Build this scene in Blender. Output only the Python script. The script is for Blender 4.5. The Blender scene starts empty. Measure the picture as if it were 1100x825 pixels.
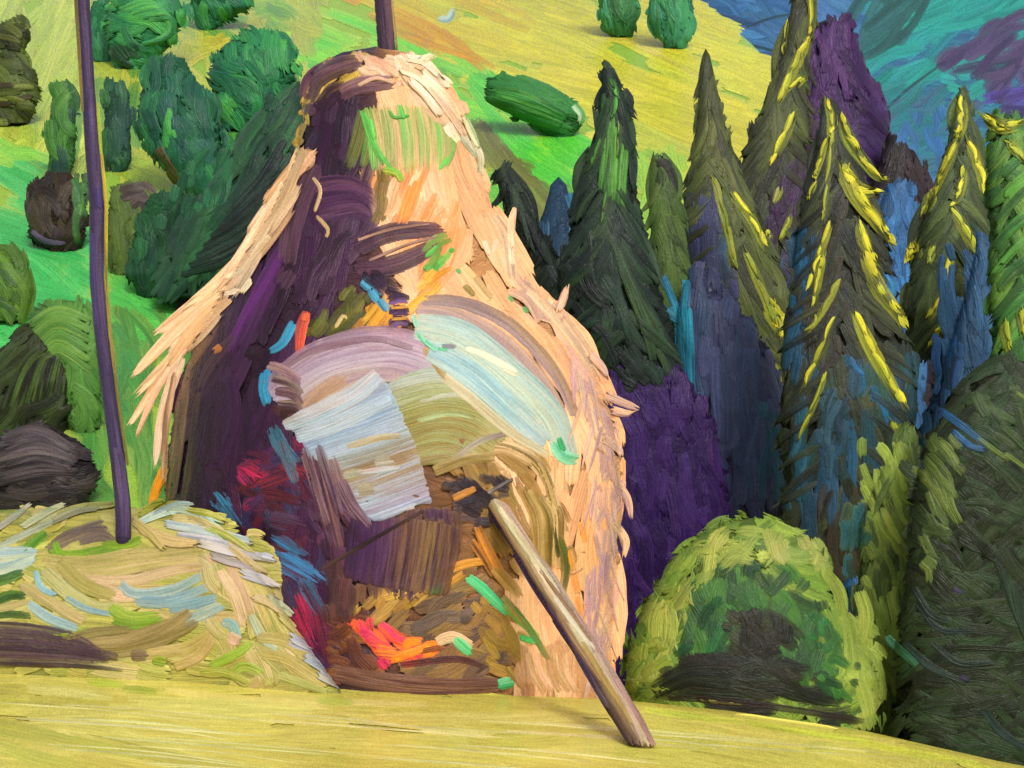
import bpy, math
import numpy as np

# ------------------------------------------------------------------ camera, light, exposure
SC = bpy.context.scene
COL = SC.collection
F = 1300.0            # focal length in photo pixels (photo is 1100 x 825)
CU, CV = 550.0, 524.0  # principal column, horizon row
EYE = 1.6

cam_data = bpy.data.cameras.new("camera")
cam = bpy.data.objects.new("camera", cam_data)
COL.objects.link(cam)
cam.location = (0, 0, EYE)
cam.rotation_euler = (math.radians(90), 0, 0)
cam_data.sensor_width = 36.0
cam_data.lens = 36.0 * F / 1100.0
cam_data.shift_y = (CV - 412.5) / 1100.0
cam_data.clip_start = 0.1
cam_data.clip_end = 5000.0
SC.camera = cam

SUN_EL, SUN_AZ = 38.0, 160.0      # azimuth of the sun seen from above, 180 = straight behind the camera
world = bpy.data.worlds.new("World")
SC.world = world
world.use_nodes = True
wn, wl = world.node_tree.nodes, world.node_tree.links
wn.clear()
sky = wn.new("ShaderNodeTexSky")
sky.sky_type = 'NISHITA'
sky.sun_disc = False
sky.sun_elevation = math.radians(SUN_EL)
sky.sun_rotation = math.radians(SUN_AZ)
sky.dust_density = 4.0
hs = wn.new("ShaderNodeHueSaturation")
hs.inputs['Saturation'].default_value = 0.25     # an overcast, nearly white sky
bg = wn.new("ShaderNodeBackground")
bg.inputs['Strength'].default_value = 0.15
wo = wn.new("ShaderNodeOutputWorld")
wl.new(sky.outputs[0], hs.inputs['Color'])
wl.new(hs.outputs[0], bg.inputs['Color'])
wl.new(bg.outputs[0], wo.inputs[0])

sd = bpy.data.lights.new("sun", 'SUN')
sd.energy = 1.25
sd.angle = math.radians(10)
sd.color = (1.0, 0.95, 0.87)
sun = bpy.data.objects.new("sun", sd)
COL.objects.link(sun)
az, el = math.radians(SUN_AZ), math.radians(SUN_EL)
from mathutils import Vector
to_sun = Vector((math.sin(az) * math.cos(el), math.cos(az) * math.cos(el), math.sin(el)))
sun.rotation_euler = to_sun.to_track_quat('Z', 'Y').to_euler()

SC.view_settings.view_transform = 'Standard'
SC.view_settings.look = 'None'
SC.view_settings.exposure = 0.24
SC.view_settings.gamma = 1.0
SC.view_settings.use_curve_mapping = False

# ------------------------------------------------------------------ oil paint material
def oil_paint():
    m = bpy.data.materials.new("oil_paint")
    m.use_nodes = True
    N, L = m.node_tree.nodes, m.node_tree.links
    N.clear()
    def n(t, **k):
        x = N.new(t)
        for a, b in k.items():
            setattr(x, a, b)
        return x
    def attr(name):
        return n("ShaderNodeAttribute", attribute_name=name, attribute_type='GEOMETRY')
    st, c1, c2, pm = attr("st"), attr("c1"), attr("c2"), attr("pxm")
    def mul(vec):
        x = n("ShaderNodeVectorMath", operation='MULTIPLY')
        L.new(st.outputs['Vector'], x.inputs[0])
        x.inputs[1].default_value = vec
        return x.outputs[0]
    def noise(vec, detail, rough=0.55):
        x = n("ShaderNodeTexNoise")
        x.inputs['Scale'].default_value = 1.0
        x.inputs['Detail'].default_value = detail
        x.inputs['Roughness'].default_value = rough
        L.new(mul(vec), x.inputs['Vector'])
        return x.outputs['Fac']
    def rng(src, a, b, c, d):
        x = n("ShaderNodeMapRange")
        for i, v in enumerate((a, b, c, d)):
            x.inputs[i + 1].default_value = v
        L.new(src, x.inputs[0])
        return x.outputs[0]
    def math_(op, a, b):
        x = n("ShaderNodeMath", operation=op)
        for i, v in enumerate((a, b)):
            if isinstance(v, float):
                x.inputs[i].default_value = v
            else:
                L.new(v, x.inputs[i])
        return x.outputs[0]
    streak = noise((0.010, 0.16, 1.0), 4)            # wet-in-wet streaks along the stroke
    bristle = noise((0.022, 0.62, 1.7), 3)           # single bristle furrows
    grain = noise((0.33, 0.33, 2.3), 3)              # tooth of the paint
    mix = n("ShaderNodeMix", data_type='RGBA')
    L.new(rng(streak, 0.43, 0.63, 0.0, 1.0), mix.inputs[0])
    L.new(c1.outputs['Color'], mix.inputs[6])
    L.new(c2.outputs['Color'], mix.inputs[7])
    val = math_('MULTIPLY', rng(bristle, 0.3, 0.7, 0.80, 1.18), rng(grain, 0.3, 0.7, 0.95, 1.04))
    vm = n("ShaderNodeVectorMath", operation='SCALE')
    L.new(mix.outputs[2], vm.inputs[0])
    L.new(val, vm.inputs[3])
    h = math_('ADD', bristle, math_('MULTIPLY', grain, 0.35))
    bump = n("ShaderNodeBump")
    bump.inputs['Strength'].default_value = 0.8
    L.new(h, bump.inputs['Height'])
    L.new(math_('MULTIPLY', pm.outputs['Fac'], 2.0), bump.inputs['Distance'])
    b = n("ShaderNodeBsdfPrincipled")
    L.new(vm.outputs[0], b.inputs['Base Color'])
    L.new(rng(grain, 0.3, 0.7, 0.17, 0.38), b.inputs['Roughness'])
    b.inputs['Specular IOR Level'].default_value = 0.13
    L.new(bump.outputs[0], b.inputs['Normal'])
    o = n("ShaderNodeOutputMaterial")
    L.new(b.outputs[0], o.inputs[0])
    return m
PAINT = oil_paint()

# ------------------------------------------------------------------ helpers
R = np.random.default_rng(7)
def lin(h):
    h = h.lstrip('#')
    c = np.array([int(h[i:i + 2], 16) / 255.0 for i in (0, 2, 4)])
    return np.where(c <= 0.04045, c / 12.92, ((c + 0.055) / 1.055) ** 2.4)
def cols(s):
    return [lin(x) for x in s.split()]
def point(u, v, Y):
    return np.stack([(u - CU) / F * Y, Y, EYE + (CV - v) / F * Y], -1)

class Mesh:
    """Collects grids of vertices that become ONE mesh object."""
    def __init__(self):
        self.P, self.S, self.A, self.B, self.X, self.Q, self.n = [], [], [], [], [], [], 0
    def grid(self, P, st, a, b, pxm, wrap=False):
        r, c = P.shape[:2]
        i = np.arange(r * c).reshape(r, c) + self.n
        if wrap:
            i = np.concatenate([i, i[:, :1]], 1)
        q = np.stack([i[:-1, :-1], i[1:, :-1], i[1:, 1:], i[:-1, 1:]], -1).reshape(-1, 4)
        self.P.append(P.reshape(-1, 3)); self.S.append(np.broadcast_to(st, P.shape).reshape(-1, 3))
        self.A.append(np.broadcast_to(a, P.shape).reshape(-1, 3)); self.B.append(np.broadcast_to(b, P.shape).reshape(-1, 3))
        self.X.append(np.broadcast_to(pxm, P.shape[:2]).reshape(-1)); self.Q.append(q)
        self.n += r * c
    def build(self, name, parent=None, origin=None):
        P = np.concatenate(self.P); Q = np.concatenate(self.Q)
        o0 = np.zeros(3) if origin is None else np.array(origin, float)
        me = bpy.data.meshes.new(name)
        me.vertices.add(len(P)); me.vertices.foreach_set("co", (P - o0).astype(np.float32).ravel())
        me.loops.add(len(Q) * 4); me.loops.foreach_set("vertex_index", Q.astype(np.int32).ravel())
        me.polygons.add(len(Q)); me.polygons.foreach_set("loop_start", (np.arange(len(Q)) * 4).astype(np.int32))
        me.polygons.foreach_set("use_smooth", np.ones(len(Q), bool))
        at = me.attributes.new("st", 'FLOAT_VECTOR', 'POINT'); at.data.foreach_set("vector", np.concatenate(self.S).astype(np.float32).ravel())
        for k, src in (("c1", self.A), ("c2", self.B)):
            c = np.concatenate(src); c = np.concatenate([np.clip(c, 0, 1), np.ones((len(c), 1))], 1)
            at = me.attributes.new(k, 'FLOAT_COLOR', 'POINT'); at.data.foreach_set("color", c.astype(np.float32).ravel())
        at = me.attributes.new("pxm", 'FLOAT', 'POINT'); at.data.foreach_set("value", np.concatenate(self.X).astype(np.float32))
        me.update(calc_edges=True); me.validate()
        me.materials.append(PAINT)
        o = bpy.data.objects.new(name, me); COL.objects.link(o)
        if parent is not None:
            o.parent = parent                       # parents sit at an origin without rotation
            o.location = o0 - np.array(parent.location)
        else:
            o.location = o0
        return o

def tag(o, label=None, cat=None, group=None, kind=None):
    for k, v in (("label", label), ("category", cat), ("group", group), ("kind", kind)):
        if v:
            o[k] = v
    return o
def empty(name, loc, label, cat, group=None):
    o = bpy.data.objects.new(name, None); COL.objects.link(o)
    o.location = loc; o.empty_display_size = 0.3
    return tag(o, label, cat, group)

def spline(pts, k=14):
    p = np.array(pts, float)
    if len(p) == 2:
        t = np.linspace(0, 1, k)[:, None]
        return p[0] * (1 - t) + p[1] * t
    q = np.concatenate([[2 * p[0] - p[1]], p, [2 * p[-1] - p[-2]]])
    out = []
    t = np.linspace(0, 1, k, endpoint=False)[:, None]
    for i in range(1, len(q) - 2):
        a, b, c, d = q[i - 1], q[i], q[i + 1], q[i + 2]
        out.append(0.5 * (2 * b + (c - a) * t + (2 * a - 5 * b + 4 * c - d) * t ** 2 + (3 * b - a - 3 * c + d) * t ** 3))
    return np.concatenate(out + [p[-1:]])
def inside(poly, x, y):
    r = np.zeros(np.shape(x), bool); n = len(poly); j = n - 1
    for i in range(n):
        xi, yi = poly[i]; xj, yj = poly[j]
        with np.errstate(divide='ignore', invalid='ignore'):
            r ^= ((yi > y) != (yj > y)) & (x < (xj - xi) * (y - yi) / ((yj - yi) if yj != yi else 1e-9) + xi)
        j = i
    return r

TS = 0.38     # thickness of all paint
MG = 300      # margin of the paint-height buffer round the frame
class Canvas:
    """Layers of thick paint over one real surface. depth(u, v) is the forward distance of that surface."""
    def __init__(self, depth, up=False, Y0=None, gain=1.0):
        self.depth, self.up, self.Y0 = depth, up, Y0
        self.gain = gain
        self.H = np.zeros(((825 + 2 * MG) // 2 + 2, (1100 + 2 * MG) // 2 + 2), np.float32)
    def under(self, c):
        self.C = np.zeros(self.H.shape + (3,), np.float32); self.C[:] = c
    def cell(self, u, v):
        return (np.clip(((v + MG) / 2).astype(int), 1, self.H.shape[0] - 2), np.clip(((u + MG) / 2).astype(int), 1, self.H.shape[1] - 2))
    def stroke(self, M, pts, w, c, c2=None, t=1.5, rag=0.35, taper=(0.8, 0.7), along=None, knife=False, solid=False, back=False, jit=0.04, lift=0.0, wet0=None, skew=0.0):
        """c: one colour or several ACROSS the stroke; along: colours along it."""
        sp = spline(pts)
        d = np.diff(sp, axis=0); L = np.hypot(d[:, 0], d[:, 1]); s = np.concatenate([[0], np.cumsum(L)]); ln = max(s[-1], 1e-3)
        e0 = d[0] / max(L[0], 1e-6); e1 = d[-1] / max(L[-1], 1e-6)
        sp = np.concatenate([[sp[0] - e0 * w * 2], sp, [sp[-1] + e1 * w * 2]]); s = np.concatenate([[-w * 2], s, [ln + w * 2]])
        rows = int(np.clip(ln / 3.2, 5, 90)) + 2; m = int(np.clip(w / 1.5, 4, 70)) + 2
        if not hasattr(self, 'C'): self.under(c if isinstance(c, np.ndarray) and c.ndim == 1 else c[0])
        if knife: rag *= 0.35
        cp = 0.05 if knife else 0.2
        ra = R.uniform(-1, 1, m) * 0.6 + np.interp(np.linspace(0, 4, m), range(5), R.uniform(-1, 1, 5)) * 0.5
        rb = R.uniform(-1, 1, m) * 0.6 + np.interp(np.linspace(0, 4, m), range(5), R.uniform(-1, 1, 5)) * 0.6
        g = np.linspace(0, 1, rows); g = np.concatenate([[g[0], g[1] * 0.35], g[1:-1], [1 - (1 - g[-2]) * 0.35, 1]]); rows += 2
        y = np.linspace(-1, 1, m)
        cap = 1 - np.sqrt(np.maximum(0, 1 - (y * 0.97) ** 2))      # rounded ends
        rb = rb - 0.9 * np.minimum(R.exponential(0.5, m), 2.2) * (R.random(m) < 0.5); ra = ra - 0.5 * np.minimum(R.exponential(0.5, m), 2.2) * (R.random(m) < 0.4)
        rw = min(w, 24.0) if knife else min(w, 40.0)
        a = (-ra * rag * rw * 0.5 + cap * w * cp); b = ln + rb * rag * rw * 0.6 - cap * w * cp
        a = a + y * skew
        b = np.maximum(b, a + ln * 0.3)
        S = a[None] + g[:, None] * (b - a)[None]
        cu = np.interp(S, s, sp[:, 0]); cv = np.interp(S, s, sp[:, 1])
        e = 1.5
        tu = np.interp(S + e, s, sp[:, 0]) - np.interp(S - e, s, sp[:, 0]); tv = np.interp(S + e, s, sp[:, 1]) - np.interp(S - e, s, sp[:, 1])
        tl = np.maximum(np.hypot(tu, tv), 1e-6); nu, nv = -tv / tl, tu / tl
        q = np.clip(S / ln, 0, 1)
        wid = 1 + (taper[0] - 1) * (1 - np.clip(q / 0.35, 0, 1)) ** 2 + (taper[1] - 1) * np.clip((q - 0.4) / 0.6, 0, 1) ** 2
        wob = 1 + 0.05 * np.interp(np.linspace(0, 6, rows), range(7), R.uniform(-1, 1, 7))[:, None]
        off = y[None] * w / 2 * wid * wob
        u = cu + nu * off; v = cv + nv * off
        ci = self.cell(u, v)
        H = self.H
        Hs = (2 * H[ci] + H[ci[0] - 1, ci[1]] + H[ci[0] + 1, ci[1]] + H[ci[0], ci[1] - 1] + H[ci[0], ci[1] + 1]) / 6
        br = R.uniform(0.45, 1.15, m)
        br = br * 0.65 + 0.35 * np.convolve(np.pad(br, 1, 'edge'), [0.25, 0.5, 0.25], 'valid')
        if knife: br = 0.8 + 0.2 * (br - 0.8)
        if knife: br = br + 0.5 * np.exp(-((1 - np.abs(y)) / 0.10) ** 2)    # ridge pushed to the edges by the knife
        else: br = br * (0.45 + 0.55 * np.clip((1 - np.abs(y)) / 0.35, 0, 1))
        tt = (TS * t) * br[None] * (1 + 0.18 * np.interp(np.linspace(0, 8, rows), range(9), R.uniform(-1, 1, 9))[:, None])
        tt = tt * (0.35 + 0.65 * np.clip(g[:, None] / 0.2, 0, 1) + 0.25 * np.clip((g[:, None] - 0.8) / 0.12, 0, 1) - 0.5 * np.clip((g[:, None] - 0.92) / 0.08, 0, 1))   # paint piles up where the brush lifts
        h = 0.85 * Hs + tt + lift
        edge = np.ones((rows, m)); edge[:, 0] = edge[:, -1] = 0; edge[0] = edge[-1] = 0
        h = np.where(edge > 0, h, Hs * 0.85 + lift - 0.12)
        # rasterise into the height buffer
        for du in (-0.7, 0.7):
            for dv in (-0.7, 0.7):
                np.maximum.at(H, self.cell(u + du, v + dv), np.where(edge > 0, h - lift, 0).astype(np.float32))
        Y = self.depth(u, v)
        px = Y / F
        if self.up:
            P = point(u, v, Y); P[..., 2] += h * px * 0.5
        else:
            P = point(u, v, Y - h * px)
        cs = [c] if isinstance(c, np.ndarray) and c.ndim == 1 else list(c)
        j = 1 + R.normal(0, jit, 3) * np.array([0.8, 0.7, 1.0]) + R.normal(0, jit)
        if len(cs) > 1:
            k = np.array(cs); x = np.linspace(0, len(cs) - 1, m)
            xr = np.clip(x + R.normal(0, 0.25, m), 0, len(cs) - 1)
            A = np.stack([np.interp(xr, range(len(cs)), k[:, i]) for i in range(3)], -1)[None].repeat(rows, 0)
        else:
            A = np.broadcast_to(cs[0], (rows, m, 3))
        if along is not None:
            k = np.array(along); x = np.clip(g[:, None] + R.normal(0, 0.05, m)[None], 0, 1) * (len(k) - 1)
            A = np.stack([np.interp(x, range(len(k)), k[:, i]) for i in range(3)], -1)
        A = A * j * self.gain
        B = A * 0.72 if c2 is None else np.broadcast_to(c2 * j * self.gain, A.shape)
        # wet in wet: the edges, the start and single bristles pick up the colour that lies below
        if not (solid and wet0 is None):
            wet = np.clip(R.normal(0.12, 0.16, m), 0, 0.6)[None] + 0.45 * np.exp(-((1 - np.abs(y)) / 0.18))[None] + 0.35 * np.exp(-g / 0.10)[:, None] + 0.55 * np.exp(-(1 - g) / 0.10)[:, None]
            wet = np.clip(wet * (0.35 if knife else 0.85 if t < 2.8 else 0.28), 0, 0.85)[..., None]
            un = self.C[ci]
            A = A * (1 - wet) + un * wet; B = B * (1 - wet) + un * wet
        ii = self.cell(u, v)
        self.C[ii] = A
        for du, dv in ((1, 0), (-1, 0), (0, 1), (0, -1)):
            self.C[self.cell(u + du, v + dv)] = A
        seed = R.uniform(0, 400)
        st = np.stack([S, np.broadcast_to(off, S.shape), np.full_like(S, seed)], -1)
        M.grid(P, st, A, B, px * (0.3 if self.up else 1.0))
        if solid:      # close the back so that a free-standing dab has a body of its own
            M.grid(point(u, v, Y + (np.where(edge > 0, tt * 1.6, 0) - np.where(edge > 0, 0, h)) * px)[:, ::-1], st[:, ::-1], A[:, ::-1], B[:, ::-1], px)
        if back and self.Y0 is not None:
            y0 = self.Y0(v)
            M.grid(point(u, v, 2 * y0 - Y + h * px)[:, ::-1], st[:, ::-1], A[:, ::-1], B[:, ::-1], px)
    def fill(self, M, poly, ang, pal, w=(8, 16), l=(24, 60), cover=1.6, spread=12, curve=0.1, t=1.5, mix=0.5, **k):
        pal = cols(pal) if isinstance(pal, str) else pal
        poly = np.array(poly, float)
        x0, y0 = poly.min(0); x1, y1 = poly.max(0)
        ar = 0.5 * abs(np.sum(poly[:, 0] * np.roll(poly[:, 1], -1) - poly[:, 1] * np.roll(poly[:, 0], -1)))
        n = int(cover * ar / (np.mean(w) * np.mean(l) * 0.8)) + 1
        got = 0
        for _ in range(n * 30):
            if got >= n: break
            u, v = R.uniform(x0, x1), R.uniform(y0, y1)
            if not inside(poly, np.array(u), np.array(v)): continue
            a = math.radians((ang(u, v) if callable(ang) else ang) + R.normal(0, spread))
            ll, ww = R.uniform(*l), R.uniform(*w)
            if hasattr(self, 'pr'):
                ww = min(ww, max(4.0, 1.4 * float(np.interp(v, self.pv, self.pr))))
            for _k in range(4):
                du, dv = math.cos(a) * ll / 2, math.sin(a) * ll / 2
                if inside(poly, np.array(u - du * .8), np.array(v - dv * .8)) and inside(poly, np.array(u + du * .8), np.array(v + dv * .8)): break
                ll *= 0.72
            bw = float(np.clip(R.normal(0, curve), -1.1 * curve, 1.1 * curve)) * ll
            i = R.integers(len(pal)); c2 = pal[R.integers(len(pal))] if R.random() < mix else None
            self.stroke(M, [(u - du, v - dv), (u - math.sin(a) * bw, v + math.cos(a) * bw), (u + du, v + dv)], ww, pal[i], c2, t=t, **k)
            got += 1

class Solid(Canvas):
    """A body of round cross-section: prof = rows (v, centre u, half width), standing at distance Y0 (number or rows (v, Y))."""
    def __init__(self, prof, Y0, squash=0.8, gain=1.0):
        p = np.array(prof, float)
        self.pv, self.pc, self.pr = p[:, 0], p[:, 1], p[:, 2]
        self.sq = squash
        if np.ndim(Y0):
            yy = np.array(Y0, float); f0 = lambda v: np.interp(v, yy[:, 0], yy[:, 1])
        else:
            f0 = lambda v: np.full(np.shape(v), float(Y0))
        super().__init__(self._d, False, f0, gain)
    def _d(self, u, v):
        c = np.interp(v, self.pv, self.pc); r = np.maximum(np.interp(v, self.pv, self.pr), 0.5)
        k = np.clip((u - c) / r, -1, 1); y0 = self.Y0(v)
        return y0 - r * y0 / F * self.sq * np.sqrt(1 - k * k)
    def body(self, M, c, c2=None, shrink=0.97, rough=0.03, nv=60, na=40):
        v = np.linspace(self.pv[0], self.pv[-1], nv); th = np.linspace(0, 2 * math.pi, na, endpoint=False)
        r = np.interp(v, self.pv, self.pr)[:, None] * shrink * (1 + rough * R.normal(0, 1, (nv, na)))
        r[0] *= 0.05; r[-1] *= 0.05
        cc = np.interp(v, self.pv, self.pc)[:, None]; y0 = self.Y0(v)[:, None]
        u = cc + r * np.cos(th)[None]; V = np.broadcast_to(v[:, None], u.shape)
        P = point(u, V, y0 - r * y0 / F * self.sq * np.sin(th)[None])
        st = np.stack([V, th[None] * r, np.full_like(u, R.uniform(0, 300))], -1)
        c = np.array(c) * self.gain
        if c.ndim == 1: A = c
        else: A = np.stack([np.interp((u - cc) / np.maximum(r, 1e-3), np.linspace(-1, 1, len(c)), c[:, i]) for i in range(3)], -1)
        self.under(c if c.ndim == 1 else c.mean(0))
        if c.ndim > 1:
            uu = np.arange(self.H.shape[1]) * 2.0 - MG; vv = np.arange(self.H.shape[0]) * 2.0 - MG
            kk = (uu[None] - np.interp(vv, self.pv, self.pc)[:, None]) / np.maximum(np.interp(vv, self.pv, self.pr), 1)[:, None]
            self.C[:] = np.stack([np.interp(kk, np.linspace(-1, 1, len(c)), c[:, i]) for i in range(3)], -1)
        M.grid(P[:, ::-1], st, A, A * 0.7 if c2 is None else c2, np.broadcast_to(y0 / F, u.shape), wrap=True)
    def outline(self, k=0.96, v0=None, v1=None):
        v = np.linspace(self.pv[0] if v0 is None else v0, self.pv[-1] if v1 is None else v1, 24)
        c = np.interp(v, self.pv, self.pc); r = np.interp(v, self.pv, self.pr) * k
        return list(zip(c - r, v)) + list(zip((c + r)[::-1], v[::-1]))
    def foot(self, v=None):
        v = self.pv[-1] if v is None else v
        return tuple(point(np.interp(v, self.pv, self.pc), np.array(float(v)), self.Y0(np.array(float(v)))))

# ------------------------------------------------------------------ terrain
YC = 9.6
_cr = np.array([(-400, 700), (0, 716), (200, 724), (370, 738), (520, 745), (680, 756), (800, 768), (950, 790), (1100, 824), (1500, 900)], float)
_cx = (_cr[:, 0] - CU) / F * YC
_cz = EYE + (CV - _cr[:, 1]) / F * YC
def crest(x):
    return np.interp(x, _cx, _cz)
def ground(x, Y):
    z = crest(x) - 0.010 * (YC - Y)
    d = np.maximum(Y - YC, 0)
    return np.where(Y > YC, crest(x) - np.minimum(0.10 * d + 0.04 * d * d, 0.22 * d), z)
def meadow_depth(u, v):
    Y = np.full(np.shape(u), 8.5)
    for _ in range(14):
        z = crest((u - CU) / F * Y) - 0.010 * (YC - Y)
        Y = np.clip((EYE - z) * F / np.maximum(v - CV, 20), 3.0, YC)
    return Y
HS, HB = 0.565, 14.5
def hill_z(x, Y):
    Yv = np.array([14, 25, 33, 45, 63, 89.6, 125.0, 160]); ub = np.array([660, 660, 690, 800, 846, 752, 690, 660.0])
    xr = (np.interp(Y, Yv, ub) - CU) / F * Y
    return 1.2 + HS * (Y - 25) - 1.6 * np.maximum(0, x - xr) 
def hill_depth(u, v):
    return np.clip(HB / np.maximum(HS - (CV - v) / F, 0.05), 14, 150)
def mount_depth(u, v):
    return np.clip(260 - (v - 150) * 0.45, 120, 420)

def sheet(M, xs, ys, zf, c, c2, pxm):
    X, Yy = np.meshgrid(xs, ys)
    Z = zf(X, Yy)
    P = np.stack([X, Yy, Z], -1)
    M.grid(P, np.stack([X * 60, Yy * 60, X * 0], -1), c, c2, pxm)

HB = 14.525
# ================================================================== the setting
# ---- meadow and valley floor
M = Mesh()
sheet(M, np.unique(np.concatenate([np.linspace(-60, 60, 160), _cx])), np.concatenate([np.linspace(-6, 2, 8), np.linspace(2.5, YC, 50), np.linspace(9.8, 14, 30), np.linspace(14.5, 45, 40)]), lambda x, y: ground(x, y) - 0.006, lin('c6b850'), lin('b8b048'), 0.008)
C = Canvas(meadow_depth, up=True, gain=1.04)
mead = [(-60, 722), (60, 722), (200, 730), (370, 744), (520, 751), (680, 762), (800, 774), (950, 797), (1060, 822), (1160, 850), (1160, 900), (-60, 900)]
def mang(u, v):
    return 3 + 8 * max(0, min(1, (u - 250) / 700)) + (6 if v > 790 and u < 250 else 0)
C.fill(M, mead, mang, 'd2c45e c8ba54 d6ca68 c0b64e ccc058', w=(12, 22), l=(120, 330), cover=3.2, mix=0.97, jit=0.02, spread=2.5, curve=0.02, t=1.0, rag=0.5)
C.fill(M, [(-40, 775), (150, 800), (330, 840), (330, 880), (-40, 880)], 12, 'acaa44 b4b048 bcb44c', w=(12, 20), l=(90, 220), cover=1.2, mix=0.97, spread=3, curve=0.02, t=0.9)
C.fill(M, [(560, 770), (760, 782), (900, 805), (900, 850), (480, 840)], 5, 'b8b04c c2b852 c8be58', w=(12, 22), l=(100, 220), cover=0.8, mix=0.97, spread=3, curve=0.02, t=0.9)
C.fill(M, [(40, 735), (420, 752), (640, 775), (500, 790), (40, 765)], 4, 'd8cc70 dace74 cec262', w=(9, 16), l=(120, 260), cover=0.8, mix=0.97, spread=2, curve=0.02, t=1.0)
for k in range(26):
    u0 = R.uniform(-20, 700); v0 = 745 + 0.05 * u0 + R.uniform(0, 70)
    C.stroke(M, [(u0, v0), (u0 + 110, v0 + 8), (u0 + R.uniform(160, 300), v0 + 20)], R.uniform(1.6, 3.2), lin('e0d890'), t=0.8)
for a, b in (((690, 762), (800, 776)), ((800, 776), (940, 797)), ((920, 797), (1050, 820)), ((1030, 818), (1120, 842))):
    C.stroke(M, [a, ((a[0] + b[0]) / 2, (a[1] + b[1]) / 2 + 1), b], 9, lin('d8d24e'), lin('b0b440'), t=1.2)
for u0, v0, dd in ((95, 733, 'b0bc38'), (130, 740, 'a8b83c'), (340, 752, 'b8bc48'), (60, 727, 'c8c058')):
    C.stroke(M, [(u0, v0), (u0 + 40, v0 + 3)], 10, lin(dd), t=1.0)
tag(M.build("meadow"), kind='structure')

# ---- hillside
M = Mesh()
sheet(M, np.linspace(-90, 45, 180), np.linspace(14, 160, 150), lambda x, y: hill_z(x, y) - 0.02, lin('86b03c'), lin('90a83a'), 0.03)
C = Canvas(hill_depth)
def f(*a, **k):
    k.setdefault('mix', 0.97); k.setdefault('jit', 0.025); C.fill(*a, **k)
f(M, [(-290, -50), (-40, -50), (-40, 160), (-290, 160)], -50, 'a0b03e 94a83a acb848', w=(18, 30), l=(60, 120), cover=1.8, spread=20)
f(M, [(-290, 150), (-40, 150), (-40, 400), (-290, 400)], 25, '38b04c 42b44e 5aac42', w=(18, 30), l=(70, 140), cover=1.8)
f(M, [(-290, 390), (-30, 390), (-30, 560), (-290, 560)], 70, '4a8238 5c8a3a 3f7434', w=(18, 30), l=(50, 100), cover=1.8, spread=20)
f(M, [(300, 60), (520, 60), (660, 220), (660, 330), (300, 330)], 30, '5cb038 74b43c 4ca83a', w=(18, 30), l=(70, 140), cover=1.8)
f(M, [(160, 320), (660, 320), (660, 560), (160, 560)], 40, '4a7a34 5c8a38 3c6a32', w=(18, 30), l=(60, 120), cover=1.6, spread=20)
f(M, [(420, 20), (520, -40), (690, -60), (752, 0), (838, 84), (842, 150), (800, 200), (730, 205), (640, 130), (560, 95), (520, 95)], 18, 'bcb42c acaa28 c6be34 b4b02c bebc30', w=(12, 22), l=(60, 160), cover=3.4, spread=7, curve=0.03, t=1.1)
f(M, [(640, 120), (740, 120), (800, 190), (690, 240), (640, 180)], 20, 'b0b03a a4ac38 bab83e', w=(9, 15), l=(50, 110), cover=1.4, spread=8, curve=0.03, t=1.0)
f(M, [(330, -50), (440, -50), (620, -20), (540, 60), (440, 40), (350, 10)], 22, 'b8a01e b4a428 bcae2c b89a1c', w=(10, 18), l=(60, 130), cover=1.1, spread=6, curve=0.03)
f(M, [(300, 20), (350, 10), (440, 35), (520, 75), (640, 190), (625, 240), (560, 200), (500, 90), (330, 110)], 28, '6cc034 7cc034 88bc38 5cbc34', w=(10, 18), l=(50, 110), cover=2.0, spread=9, curve=0.05)
f(M, [(500, 80), (560, 92), (646, 150), (650, 232), (600, 225), (545, 165)], 38, '4ab434 46ac38 58ba38 50b43c', w=(10, 18), l=(50, 110), cover=3.0, spread=8, curve=0.05)
f(M, [(360, -10), (380, -12), (480, 35), (535, 72), (520, 78), (440, 52), (395, 22)], 27, 'c08a14 b88612 c89818 b4921e', w=(6, 11), l=(60, 120), cover=1.5, spread=5, curve=0.03)
# left: lime on top, bright green below, olive between the bushes
f(M, [(-60, -60), (360, -60), (330, 120), (240, 160), (130, 200), (-60, 180)], 60, '9aa83a a4b03e 8c9c38 98a236 a8aa42', w=(10, 20), l=(30, 80), cover=2.2, spread=25)
f(M, [(-60, -60), (90, -60), (100, 170), (80, 190), (-60, 170)], -62, 'a0b440 acbc48 94ac3c b4c04e', w=(10, 20), l=(40, 90), cover=1.7, spread=12)
f(M, [(215, 95), (330, 60), (335, 130), (290, 250), (210, 320), (130, 310), (110, 250), (150, 215), (215, 235), (235, 190)], 80, '3a7a34 2f6c34 4a8a38 36743c 5a9438', w=(12, 20), l=(40, 80), cover=2.4, spread=18)
f(M, [(100, 90), (150, 75), (150, 160), (120, 180), (60, 190), (55, 90)], 85, '5a8a34 6a9638 4a7c34', w=(10, 18), l=(30, 60), cover=1.6, spread=16)
f(M, [(110, -40), (330, -40), (330, 30), (200, 40), (110, 60)], 30, '4a8438 5c9038 78a03a', w=(10, 18), l=(30, 60), cover=1.3, spread=25)
f(M, [(190, 45), (270, 30), (290, 60), (200, 75)], -8, 'b8ac38 c4a830 aaa638', w=(7, 13), l=(20, 50), cover=1.5)
f(M, [(-60, 155), (60, 178), (105, 260), (110, 400), (-60, 400)], 25, '3aa450 42ac56 369a4a 4ab05a', w=(14, 26), l=(50, 120), cover=3.4, spread=12, curve=0.05)
f(M, [(-40, 140), (50, 160), (70, 185), (-40, 172)], 18, '7cba46 90ba44', w=(10, 18), l=(40, 80), cover=1.4)
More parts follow.
